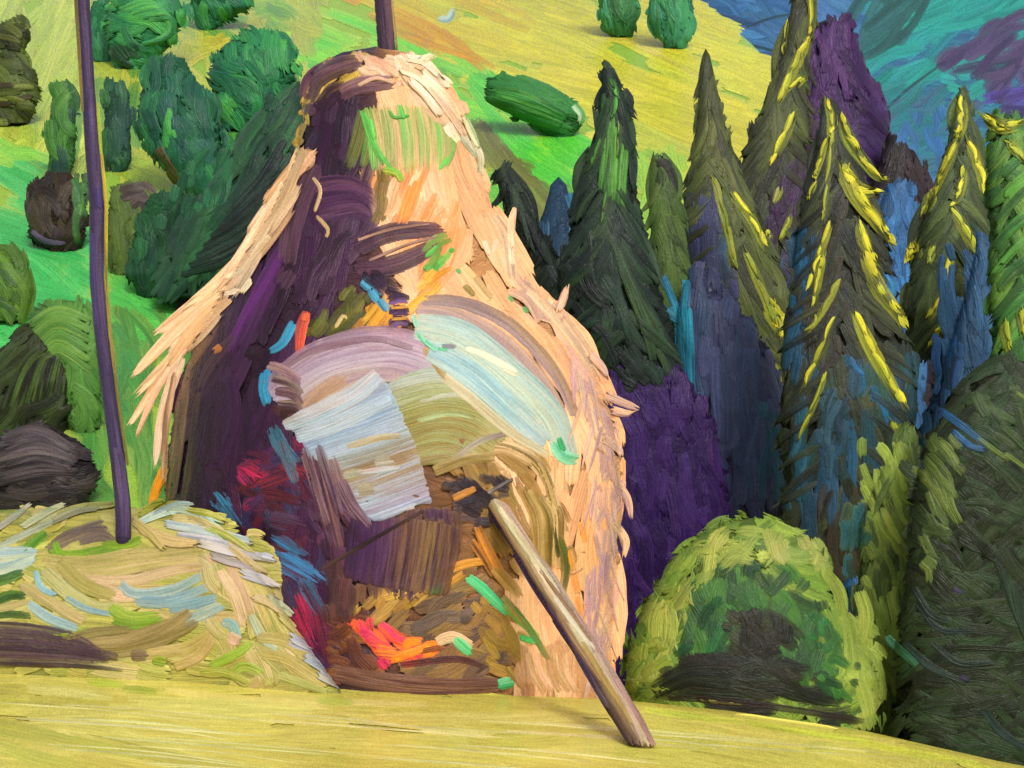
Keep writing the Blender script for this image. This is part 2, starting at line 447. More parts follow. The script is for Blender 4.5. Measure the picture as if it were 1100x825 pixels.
f(M, [(105, 262), (150, 300), (210, 318), (235, 330), (205, 365), (120, 370)], 20, '44a444 4ca846 54a844 3c9844', w=(12, 20), l=(40, 90), cover=3.2, spread=12)
f(M, [(120, 165), (150, 160), (215, 215), (200, 235), (140, 200)], 32, '94a836 a0b03a 88a034', w=(10, 16), l=(30, 60), cover=2)
f(M, [(105, 330), (200, 340), (175, 400), (175, 580), (60, 580), (20, 450), (40, 330)], 75, '4a8238 55883a 3f7434 628c3c', w=(12, 20), l=(40, 90), cover=2.3, spread=18)
f(M, [(10, 435), (110, 430), (110, 475), (20, 475)], 20, '7c9238 8a9a3c 70883a', w=(9, 15), l=(30, 60), cover=1.8)
f(M, [(120, 345), (150, 340), (150, 450), (125, 450)], 85, '44823a 3c7c44 4e8a3c', w=(10, 16), l=(40, 90), cover=1.5)
f(M, [(505, 110), (540, 130), (612, 215), (620, 262), (570, 235), (525, 170)], 52, '66682c 5e6030 70722f', w=(12, 20), l=(50, 90), cover=2.0, spread=6)
f(M, [(600, 200), (650, 190), (660, 320), (600, 330)], 60, '5c7a30 6a8034', w=(10, 18), l=(30, 70), cover=1.6)
f(M, [(676, 140), (735, 160), (740, 250), (690, 260)], 78, '86b436 9aba38 7aa834', w=(9, 16), l=(30, 70), cover=2.0, spread=12)
C.stroke(M, [(470, 20), (482, 20), (487, 8)], 9, lin('9cc0c8'), lin('6a98a8'), t=2.0)
C.stroke(M, [(650, 40), (690, 50), (760, 88)], 8, lin('c8c04a'), t=1.2)
tag(M.build("hillside"), kind='structure')

# ---- far mountains
M = Mesh()
V = np.linspace(560, -70, 60); U = np.linspace(560, 1240, 70)
UU, VV = np.meshgrid(U, V)
YY = mount_depth(UU, VV)
M.grid(point(UU, VV, YY + 0.15)[:, ::-1], np.stack([UU, VV, VV * 0], -1), lin('2f6a80'), lin('2a4a70'), 0.22)
C = Canvas(mount_depth, gain=0.78); f = C.fill
f(M, [(720, -60), (960, -60), (920, 60), (880, 130), (830, 110), (760, 30)], 14, '3a6c98 4478a8 2f5c88 3a6488', w=(8, 16), l=(30, 80), cover=2.2, spread=14)
f(M, [(850, -60), (970, -60), (930, 40), (880, 60)], 25, '5484b4 4a7cae 4470a0', w=(10, 18), l=(30, 70), cover=1.6)
f(M, [(755, 10), (860, 20), (850, 90), (830, 90)], 18, '2a4a70 30507a 3c6a94', w=(5, 9), l=(30, 60), cover=1.0)
f(M, [(960, -60), (1160, -60), (1160, 40), (1060, 80), (940, 130), (900, 130), (930, 60)], -32, '1f8a82 27948c 1a7c78 2c9c90', w=(10, 20), l=(50, 120), cover=2.2, spread=10)
f(M, [(955, -60), (1030, -60), (1000, 20), (900, 90), (890, 60)], -48, '2c5c5c 245450 33686a', w=(10, 18), l=(50, 110), cover=1.7, spread=7)
f(M, [(1020, 60), (1160, 0), (1160, 60), (1090, 80), (1010, 70)], -25, '2a9a8c 239082', w=(10, 18), l=(40, 90), cover=1.4)
f(M, [(900, 110), (1000, 75), (1060, 80), (1040, 200), (930, 160)], -30, '2a7a84 3c6480 46607c 2f8484', w=(8, 16), l=(40, 90), cover=2.0, spread=12)
f(M, [(1015, 80), (1080, 70), (1080, 110), (1020, 108)], 10, '2a9a8c 2f9890', w=(10, 16), l=(25, 50), cover=1.6)
f(M, [(1000, 70), (1090, 15), (1160, 0), (1160, 130), (1075, 125), (1065, 85)], -32, '4a3c62 54446a 3e3458 5a4a72', w=(8, 16), l=(30, 80), cover=2.2, spread=12)
f(M, [(1060, 95), (1160, 80), (1160, 140), (1080, 140)], -20, '4a3a7a 52489a 3c3468', w=(8, 14), l=(25, 60), cover=1.5)
f(M, [(960, 130), (1060, 110), (1060, 260), (960, 260)], 80, '3a66a8 3470a8 2f6088 4a78b4', w=(8, 14), l=(30, 60), cover=1.6)
for a, b in (((895, 120), (950, 132)), ((940, 128), (1010, 70)), ((770, 45), (850, 60)), ((800, 30), (860, 14))):
    C.stroke(M, [a, ((a[0] + b[0]) / 2, (a[1] + b[1]) / 2 - 3), b], 4, lin('24404c'), t=1.0)
tag(M.build("far_mountain"), kind='structure')

# ================================================================== bushes and trees on the hill
def hill_Y(v):
    return float(hill_depth(0.0, np.array(float(v))))
def bush(name, label, prof, ang, pal, base, Y=None, w=(9, 16), l=(28, 60), cover=2.4, spread=16, t=1.6, cat='bush', group='bushes on the hillside', extra=None, squash=0.5, gain=1.0, rag=0.8, k=1.0, curve=0.15, sink=0.0):
    S = Solid(prof, hill_Y(prof[-1][0]) - sink if Y is None else Y, squash, gain)
    M = Mesh()
    S.body(M, lin(pal.split()[0]), shrink=0.93, rough=0.04)
    S.fill(M, S.outline(k), ang, pal, w=w, l=l, cover=cover, spread=spread, t=t, back=True, rag=rag, curve=curve)
    if extra: extra(S, M)
    return tag(M.build(name, None, S.foot()), label, cat, group)
GH = 'bushes and small trees on the hillside'
def x1(S, M):
    S.fill(M, [(0, 25), (30, 28), (34, 55), (0, 58)], 20, '3a4020 2a2c1c 5a6030', w=(6, 11), l=(14, 28), cover=1.5, t=3)
    S.fill(M, [(-5, 90), (40, 95), (36, 130), (-5, 132)], 5, '4a5226 3c3424 6a7434', w=(6, 11), l=(18, 36), cover=1.5, t=3)
bush('bush', 'knobbly dark olive bush cut by the left edge, high on the lime slope', [(22, 14, 12), (40, 14, 20), (58, 8, 18), (80, 12, 30), (110, 12, 30), (134, 10, 22)], 40, '4a5428 3c4624 5c6a30 2c3220', '2c3220', group=GH, extra=x1)
bush('bush', 'slender dark green bush just left of the tall purple pole', [(88, 66, 8), (110, 68, 13), (140, 66, 16), (170, 67, 15), (190, 66, 9)], 80, '36622c 2c5030 4a7834 26403a', '26402a', group=GH)
def x3(S, M):
    S.fill(M, [(76, 190), (96, 190), (96, 266), (80, 262)], 86, '3f6a38 4a7438 34583a', w=(6, 10), l=(25, 50), cover=1.6)
    S.stroke(M, [(34, 248), (48, 259), (70, 262)], 7, lin('6a5a78'), lin('3a3040'), t=2.5)
bush('bush', 'brown black bush with a purple rim, left of the tall purple pole', [(184, 66, 8), (200, 62, 26), (230, 61, 34), (255, 62, 32), (268, 66, 18)], lambda u, v: 90 + (u - 58) * 1.4, '33291f 2a2420 42382a 3a3234', '2a2220', group=GH, extra=x3)
bush('bush', 'narrow upright teal green bush just right of the purple pole near the top edge', [(0, 108, 8), (12, 108, 12), (50, 108, 12), (66, 108, 9)], 88, '2c7048 2a6448 347c4a', '255a3c', l=(25, 50), group=GH, spread=6)
def x5(S, M):
    for k in range(7):
        S.stroke(M, [(128 + 5 * k, 10 + 2 * k), (160 + 4 * k, 2 + 3 * k), (182, 26 + 2 * k), (170 - 3 * k, 48)], 7, cols('2f7a4a 3a8a50 286844')[k % 3], cols('58a048')[0], t=2, back=True)
    S.fill(M, [(118, 45), (160, 50), (150, 72), (122, 70)], 45, '23402c 2a5236 1f3a2c', w=(6, 10), l=(18, 34), cover=1.6, t=2.4)
bush('bush', 'round green bush of curling strokes at the top edge, right of the pole', [(-40, 150, 16), (-10, 155, 36), (15, 158, 43), (45, 152, 38), (73, 140, 18)], lambda u, v: 20 + (u - 150), '2f7a48 2a6c46 3c8a4c 48984a', '255a3c', group=GH, extra=x5)
bush('bush', 'emerald bush at the top edge over the ochre gap, between two rounder bushes', [(-40, 235, 20), (-10, 236, 36), (8, 238, 34), (22, 226, 18), (32, 222, 10)], 55, '2c7248 348048 28644a 4a9a48', '255a3c', group=GH)
bush('bush', 'dark teal green block shaped bush close beside the right side of the purple pole', [(88, 124, 9), (100, 126, 14), (150, 126, 15), (172, 127, 15), (184, 128, 8)], 88, '2a4c3c 24443a 34603c 3f6c3c', '22382c', l=(25, 55), group=GH, spread=7)
def x8(S, M):
    S.fill(M, [(150, 125), (185, 120), (190, 155), (155, 158)], 88, '4a9a44 2f7a44', w=(5, 8), l=(25, 45), cover=0.9)
    for a in ((168, 160, 182, 176), (174, 168, 190, 190), (180, 182, 196, 204), (170, 158, 176, 170)):
        S.stroke(M, [a[:2], a[2:]], 9, lin('46452a'), lin('5a4a2c'), t=3)
bush('bush', 'wide dark teal bush of upright strokes with a brown dab, mid slope', [(60, 180, 18), (80, 182, 26), (105, 188, 40), (135, 192, 47), (165, 200, 42), (190, 212, 30), (212, 220, 14)], lambda u, v: 95 if v < 110 else 80, '22563c 2a6444 1f4a3c 347448 265048', '1f4232', group=GH, extra=x8, spread=10, l=(25, 55))
bush('bush', 'big swirling emerald bush on the slope left of the haystack peak', [(32, 282, 18), (50, 276, 40), (80, 272, 49), (110, 270, 44), (140, 262, 24)], lambda u, v: 60 + (u - 270) * 0.9, '2a7048 22603e 348046 4a9a48 1f5440', '1f4c36', group=GH, l=(22, 50))
def tree_T10():
    S = Solid([(96, 312, 10), (130, 300, 34), (180, 282, 46), (230, 252, 54), (280, 222, 50), (322, 196, 36)], hill_Y(326) - .5, 0.6)
    t = empty('tree', S.foot(), 'large black green tree leaning against the left shoulder of the haystack', 'tree', GH)
    M = Mesh(); S.body(M, lin('22402c'), shrink=0.9, rough=0.05)
    S.fill(M, S.outline(), 122, '244432 1e3228 2c5034 32603a 22382e', w=(9, 16), l=(40, 90), cover=2.4, spread=9, t=2.2, back=True, rag=0.6)
    S.fill(M, [(200, 180), (250, 140), (240, 220), (170, 240)], 105, '265638 2c6440 1f4a34', w=(8, 13), l=(30, 60), cover=1.5)
    for k in range(8):
        S.stroke(M, [(306 - 3 * k, 150 + 14 * k), (282 - 6 * k, 190 + 13 * k), (250 - 8 * k, 226 + 10 * k)], 11, cols('1c2224 181c20 22282a')[k % 3], lin('26382e'), t=2.9)
    M.build('crown', t, S.foot())
    M = Mesh(); T = Solid([(300, 198, 7), (350, 196, 9)], hill_Y(326) - .5, 1); T.body(M, lin('2a241e')); M.build('trunk', t, T.foot(330))
tree_T10()
bush('bush', 'dark green bush right of the olive one, under the slanting lime strip', [(206, 178, 16), (230, 178, 28), (260, 174, 34), (295, 168, 34), (318, 172, 22)], 80, '22502f 1f4430 2c6038 1c382c', '1a3424', group=GH, l=(22, 50))
def x11(S, M):
    for a in ((128, 204, 156, 200, 168, 212), (130, 214, 150, 208, 160, 220), (140, 222, 152, 216, 158, 232)):
        S.stroke(M, [a[:2], a[2:4], a[4:]], 10, lin('3c3034'), lin('564848'), t=3)
bush('bush', 'olive bush topped with brown purple dabs, between the pole and the darker bushes', [(196, 140, 14), (215, 142, 26), (250, 138, 24), (280, 134, 18), (294, 134, 12)], 86, '56662e 4a5c2c 627434 3e5230', '37461f', group=GH, extra=x11, l=(22, 50))
bush('bush', 'round olive green bush at the left edge below the bright green slope', [(262, 2, 12), (280, 2, 28), (310, 2, 34), (346, 0, 28)], lambda u, v: 60 + (u - 5) * 1.1, '4c6c2a 3f5c28 5a7a30 34502a', '2f4420', group=GH)
def x65(S, M):
    for k in range(6):
        S.stroke(M, [(30 + 4 * k, 350 + 9 * k), (62, 332 + 9 * k), (98, 344 + 11 * k)], 10, cols('4f7a34 5c8438 46702f')[k % 3], lin('6e9040'), t=1.6)
bush('bush', 'muted green bush of arching strokes left of the purple pole, above the black olive one', [(322, 68, 18), (340, 68, 36), (380, 70, 40), (430, 84, 26), (462, 92, 16)], 80, '4a7432 55803a 40682e', '3a5c28', group=GH, extra=x65)
def x13(S, M):
    for k in range(9):
        S.stroke(M, [(4 + 8 * k, 440 - 2 * k), (22 + 7 * k, 395 - 2 * k), (46 + 5 * k, 366 + 6 * k)], 7, cols('20241a 2c3020 1a1c18')[k % 3], lin('55702e'), t=2.6)
bush('bush', 'black olive bush of slanting strokes against the left edge, middle height', [(350, 48, 14), (375, 36, 40), (410, 34, 48), (440, 34, 48), (462, 30, 40)], -50, '262a1c 2f3620 3c4a26 1c1e18', '1c2018', group=GH, extra=x13, spread=12)
def x14(S, M):
    for k in range(11):
        S.stroke(M, [(-8 + R.uniform(0, 14), 520 - 5 * k), (40, 510 - 5 * k), (74 + R.uniform(0, 14), 508 - 2.5 * k)], 8, cols('2a2228 342a2c 3e3638 221c20')[k % 4], lin('5a5054'), t=2.6, knife=False)
bush('bush', 'low purple brown bush of level strokes behind the hay heap at the left edge', [(456, 36, 16), (474, 40, 48), (500, 44, 62), (525, 44, 60), (545, 40, 50)], 4, '2c242a 362c2e 241e22 403838', '221c1e', group=GH, extra=x14)
# far ones, high on the yellow field
bush('bush', 'left one of two green bushes hanging at the top edge over the yellow field', [(-45, 660, 12), (-10, 661, 20), (15, 664, 21), (30, 666, 18), (40, 668, 10)], 82, '3a7a3c 2f6a34 3f8a68 2a5c30', '2a5a30', group=GH, spread=9, l=(20, 40), w=(5, 9))
bush('bush', 'blue green bush at the top edge nearest the yellow hill crest', [(-45, 720, 14), (-10, 721, 23), (20, 722, 25), (40, 725, 19), (52, 726, 10)], 84, '3a8060 347450 3f8a58 2a6438', '2a5a38', group=GH, spread=9, l=(20, 42), w=(5, 9))
def x18(S, M):
    for k in range(6):
        S.stroke(M, [(524 + 4 * k, 90 + 5 * k), (565, 96 + 6 * k), (612 - 2 * k, 122 + 3 * k)], 10, cols('2f7038 2a6434 3a7c3c')[k % 3], lin('4c8a34'), t=2.2)
    S.stroke(M, [(616, 112), (625, 124), (622, 134)], 9, lin('b4c8a8'), lin('5a9a50'), t=2.4)
bush('bush', 'long leaf shaped green bush lying on the lime slope right of the haystack', [(82, 545, 22), (92, 556, 36), (108, 572, 48), (122, 586, 42), (136, 600, 26), (146, 604, 12)], 22, '2f6c36 285c30 387838', '285c30', group=GH, extra=x18, spread=8, curve=0.03)

# ================================================================== spruces in the valley on the right
GS = 'spruces in the valley wood'
def spruce(label, prof, Y0, pal, base, boughs=(), hi='d6cc34', hi2='9aa030', steep=62, w=(9, 17), l=(40, 95), cover=2.4, t=1.8, extra=None, squash=0.55, name='spruce', gain=0.9, group=GS, spread=9, trunk=True, ragged=True):
    S = Solid(prof, Y0, squash, gain)
    gz = S.foot()
    x0 = gz[0]
    zg = float(ground(np.array(x0), np.array(float(Y0))))
    loc = (x0, float(Y0), zg)
    t_ = empty(name, loc, label, 'tree', group)
    M = Mesh()
    S.body(M, (lin(base) + lin(pal.split()[0])) / 2, shrink=0.92, rough=0.06)
    def ang(u, v):
        c = np.interp(v, S.pv, S.pc)
        return steep if u > c else 180 - steep
    S.fill(M, S.outline(), ang, pal, w=w, l=l, cover=cover, spread=spread, t=t, back=True, rag=0.8, taper=(0.9, 0.45))
    if extra: extra(S, M)
    if ragged:          # bough ends that break the outline
        pc = cols(pal)
        v = S.pv[0] + 18.0
        while v < min(S.pv[-1], 560) - 20:
            for sg in (-1, 1):
                c = float(np.interp(v, S.pv, S.pc)); r = float(np.interp(v, S.pv, S.pr))
                o = R.uniform(0, 12); d = R.uniform(20, 55)
                if R.random() < 0.3: continue
                S.stroke(M, [(c + sg * r * 0.35, v - 6), (c + sg * r * 0.8, v + d * 0.45), (c + sg * (r + o), v + d)], R.uniform(6, 11), pc[R.integers(len(pc))] * R.uniform(0.6, 1.1), pc[R.integers(len(pc))], t=2.0, rag=1.2, taper=(0.7, 0.25), solid=True, wet0=1, lift=0.5)
            v += R.uniform(13, 24)
    M.build('crown', t_, loc)
    if trunk:
        M = Mesh(); px = F / Y0
        vt, vb = S.pv[0] + 6, CV + (EYE - zg) * px + 4
        T = Solid([(vt, S.pc[0], 1.2), (max(vb, vt + 20), float(np.interp(vb, S.pv, S.pc)), 0.16 * px)], Y0, 1.0)
        T.body(M, lin('33291f')); M.build('trunk', t_, loc)
    for b in boughs:
        pts, ww = b[0], b[1]; c = (lin(b[2]) if len(b) > 2 else lin(hi)) / S.gain
        M = Mesh()
        du = pts[-1][0] - pts[0][0]
        dark = lin(hi2) * 0.55
        S.stroke(M, pts, ww * 1.5, [c * 0.4 + dark * 0.6, dark, lin(hi2)] if du > 0 else [lin(hi2), dark, dark], lin('3c4428'), t=1.4, rag=1.6, taper=(0.5, 0.5), lift=0.5, solid=True, wet0=1)
        o_ = 0.2 * ww * (1 if du > 0 else -1)
        sp = spline(pts, 12); n_ = len(sp); q = 0
        while q < n_ - 3:                      # broken, jagged dabs of light
            e = min(n_ - 1, q + int(R.integers(5, 11)))
            dx, dy = R.normal(0, 1.3), R.normal(0, 1.5)
            sub = sp[q:e + 1][::max(1, (e - q) // 2)]
            if len(sub) > 1:
                S.stroke(M, [(x + o_ + dx * m_, y + dy) for m_, (x, y) in zip((1, -0.4, 1, 1, 1, 1), sub)], ww * R.uniform(0.5, 0.85), [lin(hi2), c, c] if du < 0 else [c, c, lin(hi2)], lin(hi2), t=2.2, rag=1.8, taper=(0.6, 0.35), lift=1.0, solid=True)
            q = e - int(R.integers(0, 3))
        M.build('sunlit_bough', t_, loc)
    return S
# a mass of shade far back: one wood nobody could count
M = Mesh()
WP = [(150, 600), (120, 660), (205, 720), (150, 790), (60, 868), (100, 930), (160, 990), (190, 1050), (150, 1110), (190, 1170)]
for v0, u0 in WP:
    S = Solid([(v0 + 40, u0, 6), (v0 + 140, u0, 34), (v0 + 300, u0, 58), (700, u0, 74)], 30 + R.uniform(-1.5, 1.5), 0.6)
    S.body(M, lin('243c54'), shrink=0.95, rough=0.04)
    S.fill(M, S.outline(), 88, '26445e 2a5474 34406a 2c6080 283a58 2a6c88', w=(10, 18), l=(40, 90), cover=1.5, spread=10, rag=0.7)
tag(M.build('distant_wood'), kind='stuff')

def p1(S, M):
    S.fill(M, [(855, 25), (920, 20), (915, 120), (900, 200), (850, 180)], 84, '4a2660 401e54 56306c', w=(6, 10), l=(24, 50), cover=1.2, spread=12)
    for k in range(6):
        S.stroke(M, [(900 + 4 * k, 175 - 4 * k), (924, 130 + 4 * k), (956 - 4 * k, 148 + 5 * k), (960 - 5 * k, 185)], 7, cols('463060 3a2850 523a6a')[k % 3], t=2)
spruce('tall violet spruce behind the yellow edged ones, reaching towards the teal mountain', [(20, 892, 24), (60, 888, 38), (120, 900, 54), (200, 900, 66), (330, 896, 74), (560, 890, 80)], 28, '3a1c50 45265c 301844 4c2c66', '26143a', extra=p1, gain=0.75, steep=82, trunk=True)
spruce('brown black domed tree between two yellow edged spruces', [(156, 966, 14), (180, 966, 26), (220, 964, 34), (300, 960, 40), (480, 956, 46)], 27, '2c2228 241e22 382c30', '201a1e', steep=84)
def b3(S, M):
    S.fill(M, [(948, 200), (985, 205), (975, 330), (950, 330)], 90, '3468a0 4078b4 2c5480', w=(6, 10), l=(30, 70), cover=1.2, spread=5)
    S.fill(M, [(940, 300), (975, 300), (980, 420), (930, 420)], 85, '2f6aa0 285080 3a7ab4', w=(6, 10), l=(30, 60), cover=0.9, spread=9)
spruce('steel blue spruce in the narrow gap between two yellow rimmed spruces', [(196, 966, 12), (240, 964, 24), (340, 958, 34), (460, 952, 44), (640, 950, 52)], 24, '30588a 28486c 3a6a9c', '28466a', extra=b3, ragged=False, steep=86)
def b4(S, M):
    S.fill(M, [(1010, 270), (1060, 260), (1072, 380), (1020, 390)], 78, '305478 3a648c 2a4a6c', w=(6, 10), l=(40, 90), cover=1.5, spread=6)
    S.fill(M, [(1000, 360), (1036, 370), (1034, 450), (1008, 450)], 92, '3a68a0 2f5c94 44709c', w=(6, 10), l=(30, 60), cover=1.6, spread=8)
spruce('blue spruce with bright blue streaks under the yellow rimmed one second from right', [(255, 1056, 6), (300, 1058, 16), (380, 1050, 32), (450, 1034, 44), (540, 1030, 58)], 15.2, '2c4c6c 264460 345c80', '243c54', extra=b4, ragged=False, steep=84)
def b2(S, M):
    S.fill(M, [(735, 360), (838, 380), (838, 535), (745, 530)], 89, '42466a 4a5074 3c4a6c 384664', w=(9, 14), l=(50, 110), cover=1.8, spread=4)
    S.fill(M, [(820, 420), (846, 430), (846, 540), (820, 540)], 89, '2f5a70 2a4c60 386880', w=(8, 12), l=(40, 80), cover=1.2, spread=5)
    for a in ((712, 296, 726, 330, 738, 352), (720, 330, 732, 352, 740, 372), (738, 300, 736, 340, 742, 380), (728, 350, 734, 400, 746, 440), (736, 380, 740, 420, 748, 462), (722, 400, 732, 430, 742, 462), (700, 318, 716, 336, 730, 346), (740, 330, 742, 390, 744, 430), (752, 420, 750, 450, 748, 476)):
        S.stroke(M, [a[:2], a[2:4], a[4:]], R.uniform(7, 12), cols('1f7a94 2a8aa4 1c6880')[R.integers(3)], lin('255470'), t=2.8)
spruce('slate blue shadowed spruce streaked with turquoise, right of the violet gap', [(285, 752, 10), (330, 762, 34), (380, 780, 52), (440, 790, 60), (500, 792, 62), (560, 795, 60)], 16.6, '3e4062 363a58 464c70 324460', '30344c', extra=b2, ragged=False, steep=88, w=(9, 15), l=(50, 100))
# S3, S2
spruce('tallest spruce, running off the top edge, with a yellow rim', [(-40, 864, 5), (0, 861, 11), (60, 855, 15), (100, 844, 22), (140, 838, 32), (200, 826, 42), (300, 822, 56), (480, 818, 62)], 20, '4a5030 3c4030 545c34 35342e', '2a2a24',
       boughs=[([(872, -30), (873, 20), (870, 42)], 7), ([(868, 44), (850, 80), (836, 112)], 9), ([(866, 80), (850, 96)], 8), ([(846, 22), (840, 62)], 4, 'aeb040'), ([(853, 122), (842, 150), (828, 176)], 8), ([(838, 200), (832, 218)], 7, 'a89a60'), ([(822, 250), (826, 262)], 9), ([(850, 232), (838, 258)], 5, 'aaa83a')], steep=74,
       extra=lambda S, M: (S.fill(M, [(830, 210), (880, 120), (880, 260), (810, 300)], 105, '3c2848 34243a 463050', w=(7, 12), l=(30, 60), cover=1.6), S.fill(M, [(790, 300), (870, 270), (876, 470), (800, 470)], 90, '2f4a66 2a3a54 3a3050 2c5068 24303c', w=(9, 15), l=(40, 80), cover=1.8, spread=8)))
spruce('olive spruce with one long yellow bough, left of the tallest one', [(52, 758, 3), (90, 761, 9), (130, 764, 15), (180, 768, 28), (240, 776, 46), (320, 800, 54), (400, 806, 62), (520, 800, 60)], 18, '525a32 464a30 5e6636 3c4030', '2c2e28',
       boughs=[([(786, 208), (808, 238), (822, 268)], 8), ([(822, 330), (836, 352), (844, 340)], 9), ([(826, 322), (838, 344), (836, 366)], 10), ([(818, 380), (834, 402), (836, 418)], 8), ([(766, 190), (780, 240), (790, 290)], 6, '6c7830'), ([(800, 270), (818, 310), (832, 348)], 8, '7c8a34')], steep=66,
       extra=lambda S, M: (S.fill(M, [(732, 205), (775, 195), (790, 330), (730, 330)], 88, '3a3e58 40406a 323c54 34506a', w=(9, 14), l=(40, 80), cover=2.0, spread=6),
                           S.fill(M, [(748, 110), (776, 110), (780, 190), (745, 190)], 92, '5c6034 4a4c30 6a6e38', w=(5, 8), l=(24, 46), cover=1.2, spread=8)))
spruce('small stub of an olive spruce between the dark and the olive one', [(166, 708, 8), (180, 712, 13), (230, 716, 19), (290, 722, 22), (420, 728, 26)], 17.2, '4a6030 3c4c2c 566c34', '2c3622', steep=82,
       extra=lambda S, M: [S.stroke(M, [(704, 176), (716, 176), (724, 196), (724, 212)], 11, lin('2c2c28'), t=3)])
# S1 and the violet gap
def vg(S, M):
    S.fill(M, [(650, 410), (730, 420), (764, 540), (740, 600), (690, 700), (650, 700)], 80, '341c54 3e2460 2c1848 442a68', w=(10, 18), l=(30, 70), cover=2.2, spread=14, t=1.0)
spruce('deep violet body painted as the shaded gap right of the haystack, above the lime bush', [(372, 664, 40), (398, 676, 60), (440, 690, 74), (520, 700, 84), (600, 696, 86), (680, 680, 70), (770, 670, 62)], 14.6, '321a52 3a2058 2a1648', '2c1848', extra=vg, steep=84, gain=0.72, ragged=False, squash=0.18)  # violet colour paints the shade deep in the wood; the body only carries it
def s1(S, M):
    S.fill(M, [(620, 200), (655, 190), (640, 300), (590, 330)], 112, '1f2c26 182420 26342a', w=(8, 13), l=(40, 80), cover=1.8)
    S.fill(M, [(590, 290), (640, 280), (700, 420), (640, 400)], 55, '22262a 1a201e 2c3034', w=(8, 14), l=(40, 80), cover=1.4)
    for k in range(7):
        S.stroke(M, [(650 + 3 * k, 230 + 10 * k), (672 + 3 * k, 290 + 9 * k), (708 - k, 352 + 6 * k)], 11, cols('2a3a2c 222c28 33442e')[k % 3], lin('3f5a34'), t=2.4)
    for k in range(6):
        S.stroke(M, [(648 + 5 * k, 100 + 12 * k), (650 + 4 * k, 150 + 8 * k), (644 + 5 * k, 205 + 4 * k)], 7, cols('3f6a30 2c4a2c 4c8034')[k % 3], lin('62a838'), t=2.4)
spruce('big black green spruce beside the right flank of the haystack', [(70, 650, 4), (90, 656, 10), (120, 660, 16), (160, 656, 24), (220, 652, 36), (290, 654, 54), (350, 664, 60), (405, 688, 50)], 14.75, '22302a 2a3c2e 1c2624 34482f', '18201c',
       boughs=[([(654, 82), (660, 104), (656, 128)], 7, '5aa83a'), ([(646, 150), (636, 178)], 5, '4c8c38'), ([(666, 130), (664, 170)], 4, '7c9a3c'), ([(652, 205), (646, 240)], 4, '5c9438')], hi2='2c4a2c', steep=64, extra=s1)
spruce('black green spruce leaning behind the right slope of the haystack', [(184, 538, 7), (205, 546, 10), (240, 562, 15), (290, 588, 24), (350, 612, 40), (420, 620, 44)], 16.5, '1c2420 232f26 161c1c 2c3c2c', '161c1a', steep=58, squash=0.6)
# S6 right edge, S5, S4
def s6(S, M):
    for k in range(12):
        v = 150 + 20 * k
        a, b = R.uniform(-9, 9), R.uniform(-10, 10)
        S.stroke(M, [(1112 + b, v - 12 + a), (1090 + b, v + 6 + a), (1074 + a, v + 26 + b)], R.uniform(9, 16), cols('4c8a3c 3c7434 5c9a40 2f5a30')[k % 4], lin('33502e'), t=2.6)
spruce('light green spruce with a yellow crown, cut by the right edge of the photo', [(122, 1082, 14), (140, 1088, 26), (200, 1094, 34), (300, 1098, 36), (420, 1100, 34)], 13.6, '3f6a34 355a30 4c7a3a 6a9440', '2a4424',
       boughs=[([(1056, 122), (1076, 136), (1100, 132)], 12, 'c8c038'), ([(1080, 150), (1096, 166), (1104, 176)], 8, 'a4b040'), ([(1078, 345), (1084, 380)], 8, '96a838'), ([(1096, 330), (1100, 362)], 9, 'bcbc38')], extra=s6, ragged=False, steep=60)
spruce('spruce with a yellow rim, second from the right edge', [(100, 1034, 4), (130, 1035, 12), (180, 1034, 24), (230, 1033, 40), (290, 1028, 50), (330, 1026, 56), (390, 1022, 50)], 16, '4c5a34 3f4a30 5a6a3a 35402e', '2a3026',
       boughs=[([(1033, 104), (1034, 130), (1028, 152)], 9), ([(1028, 150), (1014, 182), (1004, 208)], 8), ([(1040, 150), (1052, 182), (1058, 212)], 9), ([(1036, 180), (1032, 208), (1022, 222)], 7), ([(1022, 222), (1040, 254), (1055, 282)], 9), ([(1003, 206), (992, 232)], 10, 'b4b440'), ([(986, 262), (978, 280)], 13), ([(1022, 272), (1014, 312), (998, 344)], 8), ([(1018, 338), (1008, 360), (998, 376)], 9), ([(1003, 262), (998, 284)], 7, 'a0a83c'), ([(1046, 262), (1056, 280)], 6, 'b0b03c')], steep=66,
       extra=lambda S, M: S.fill(M, [(1040, 230), (1066, 260), (1076, 360), (1050, 320)], 74, '2c4a60 26403a 33504c', w=(6, 10), l=(30, 60), cover=1.2))
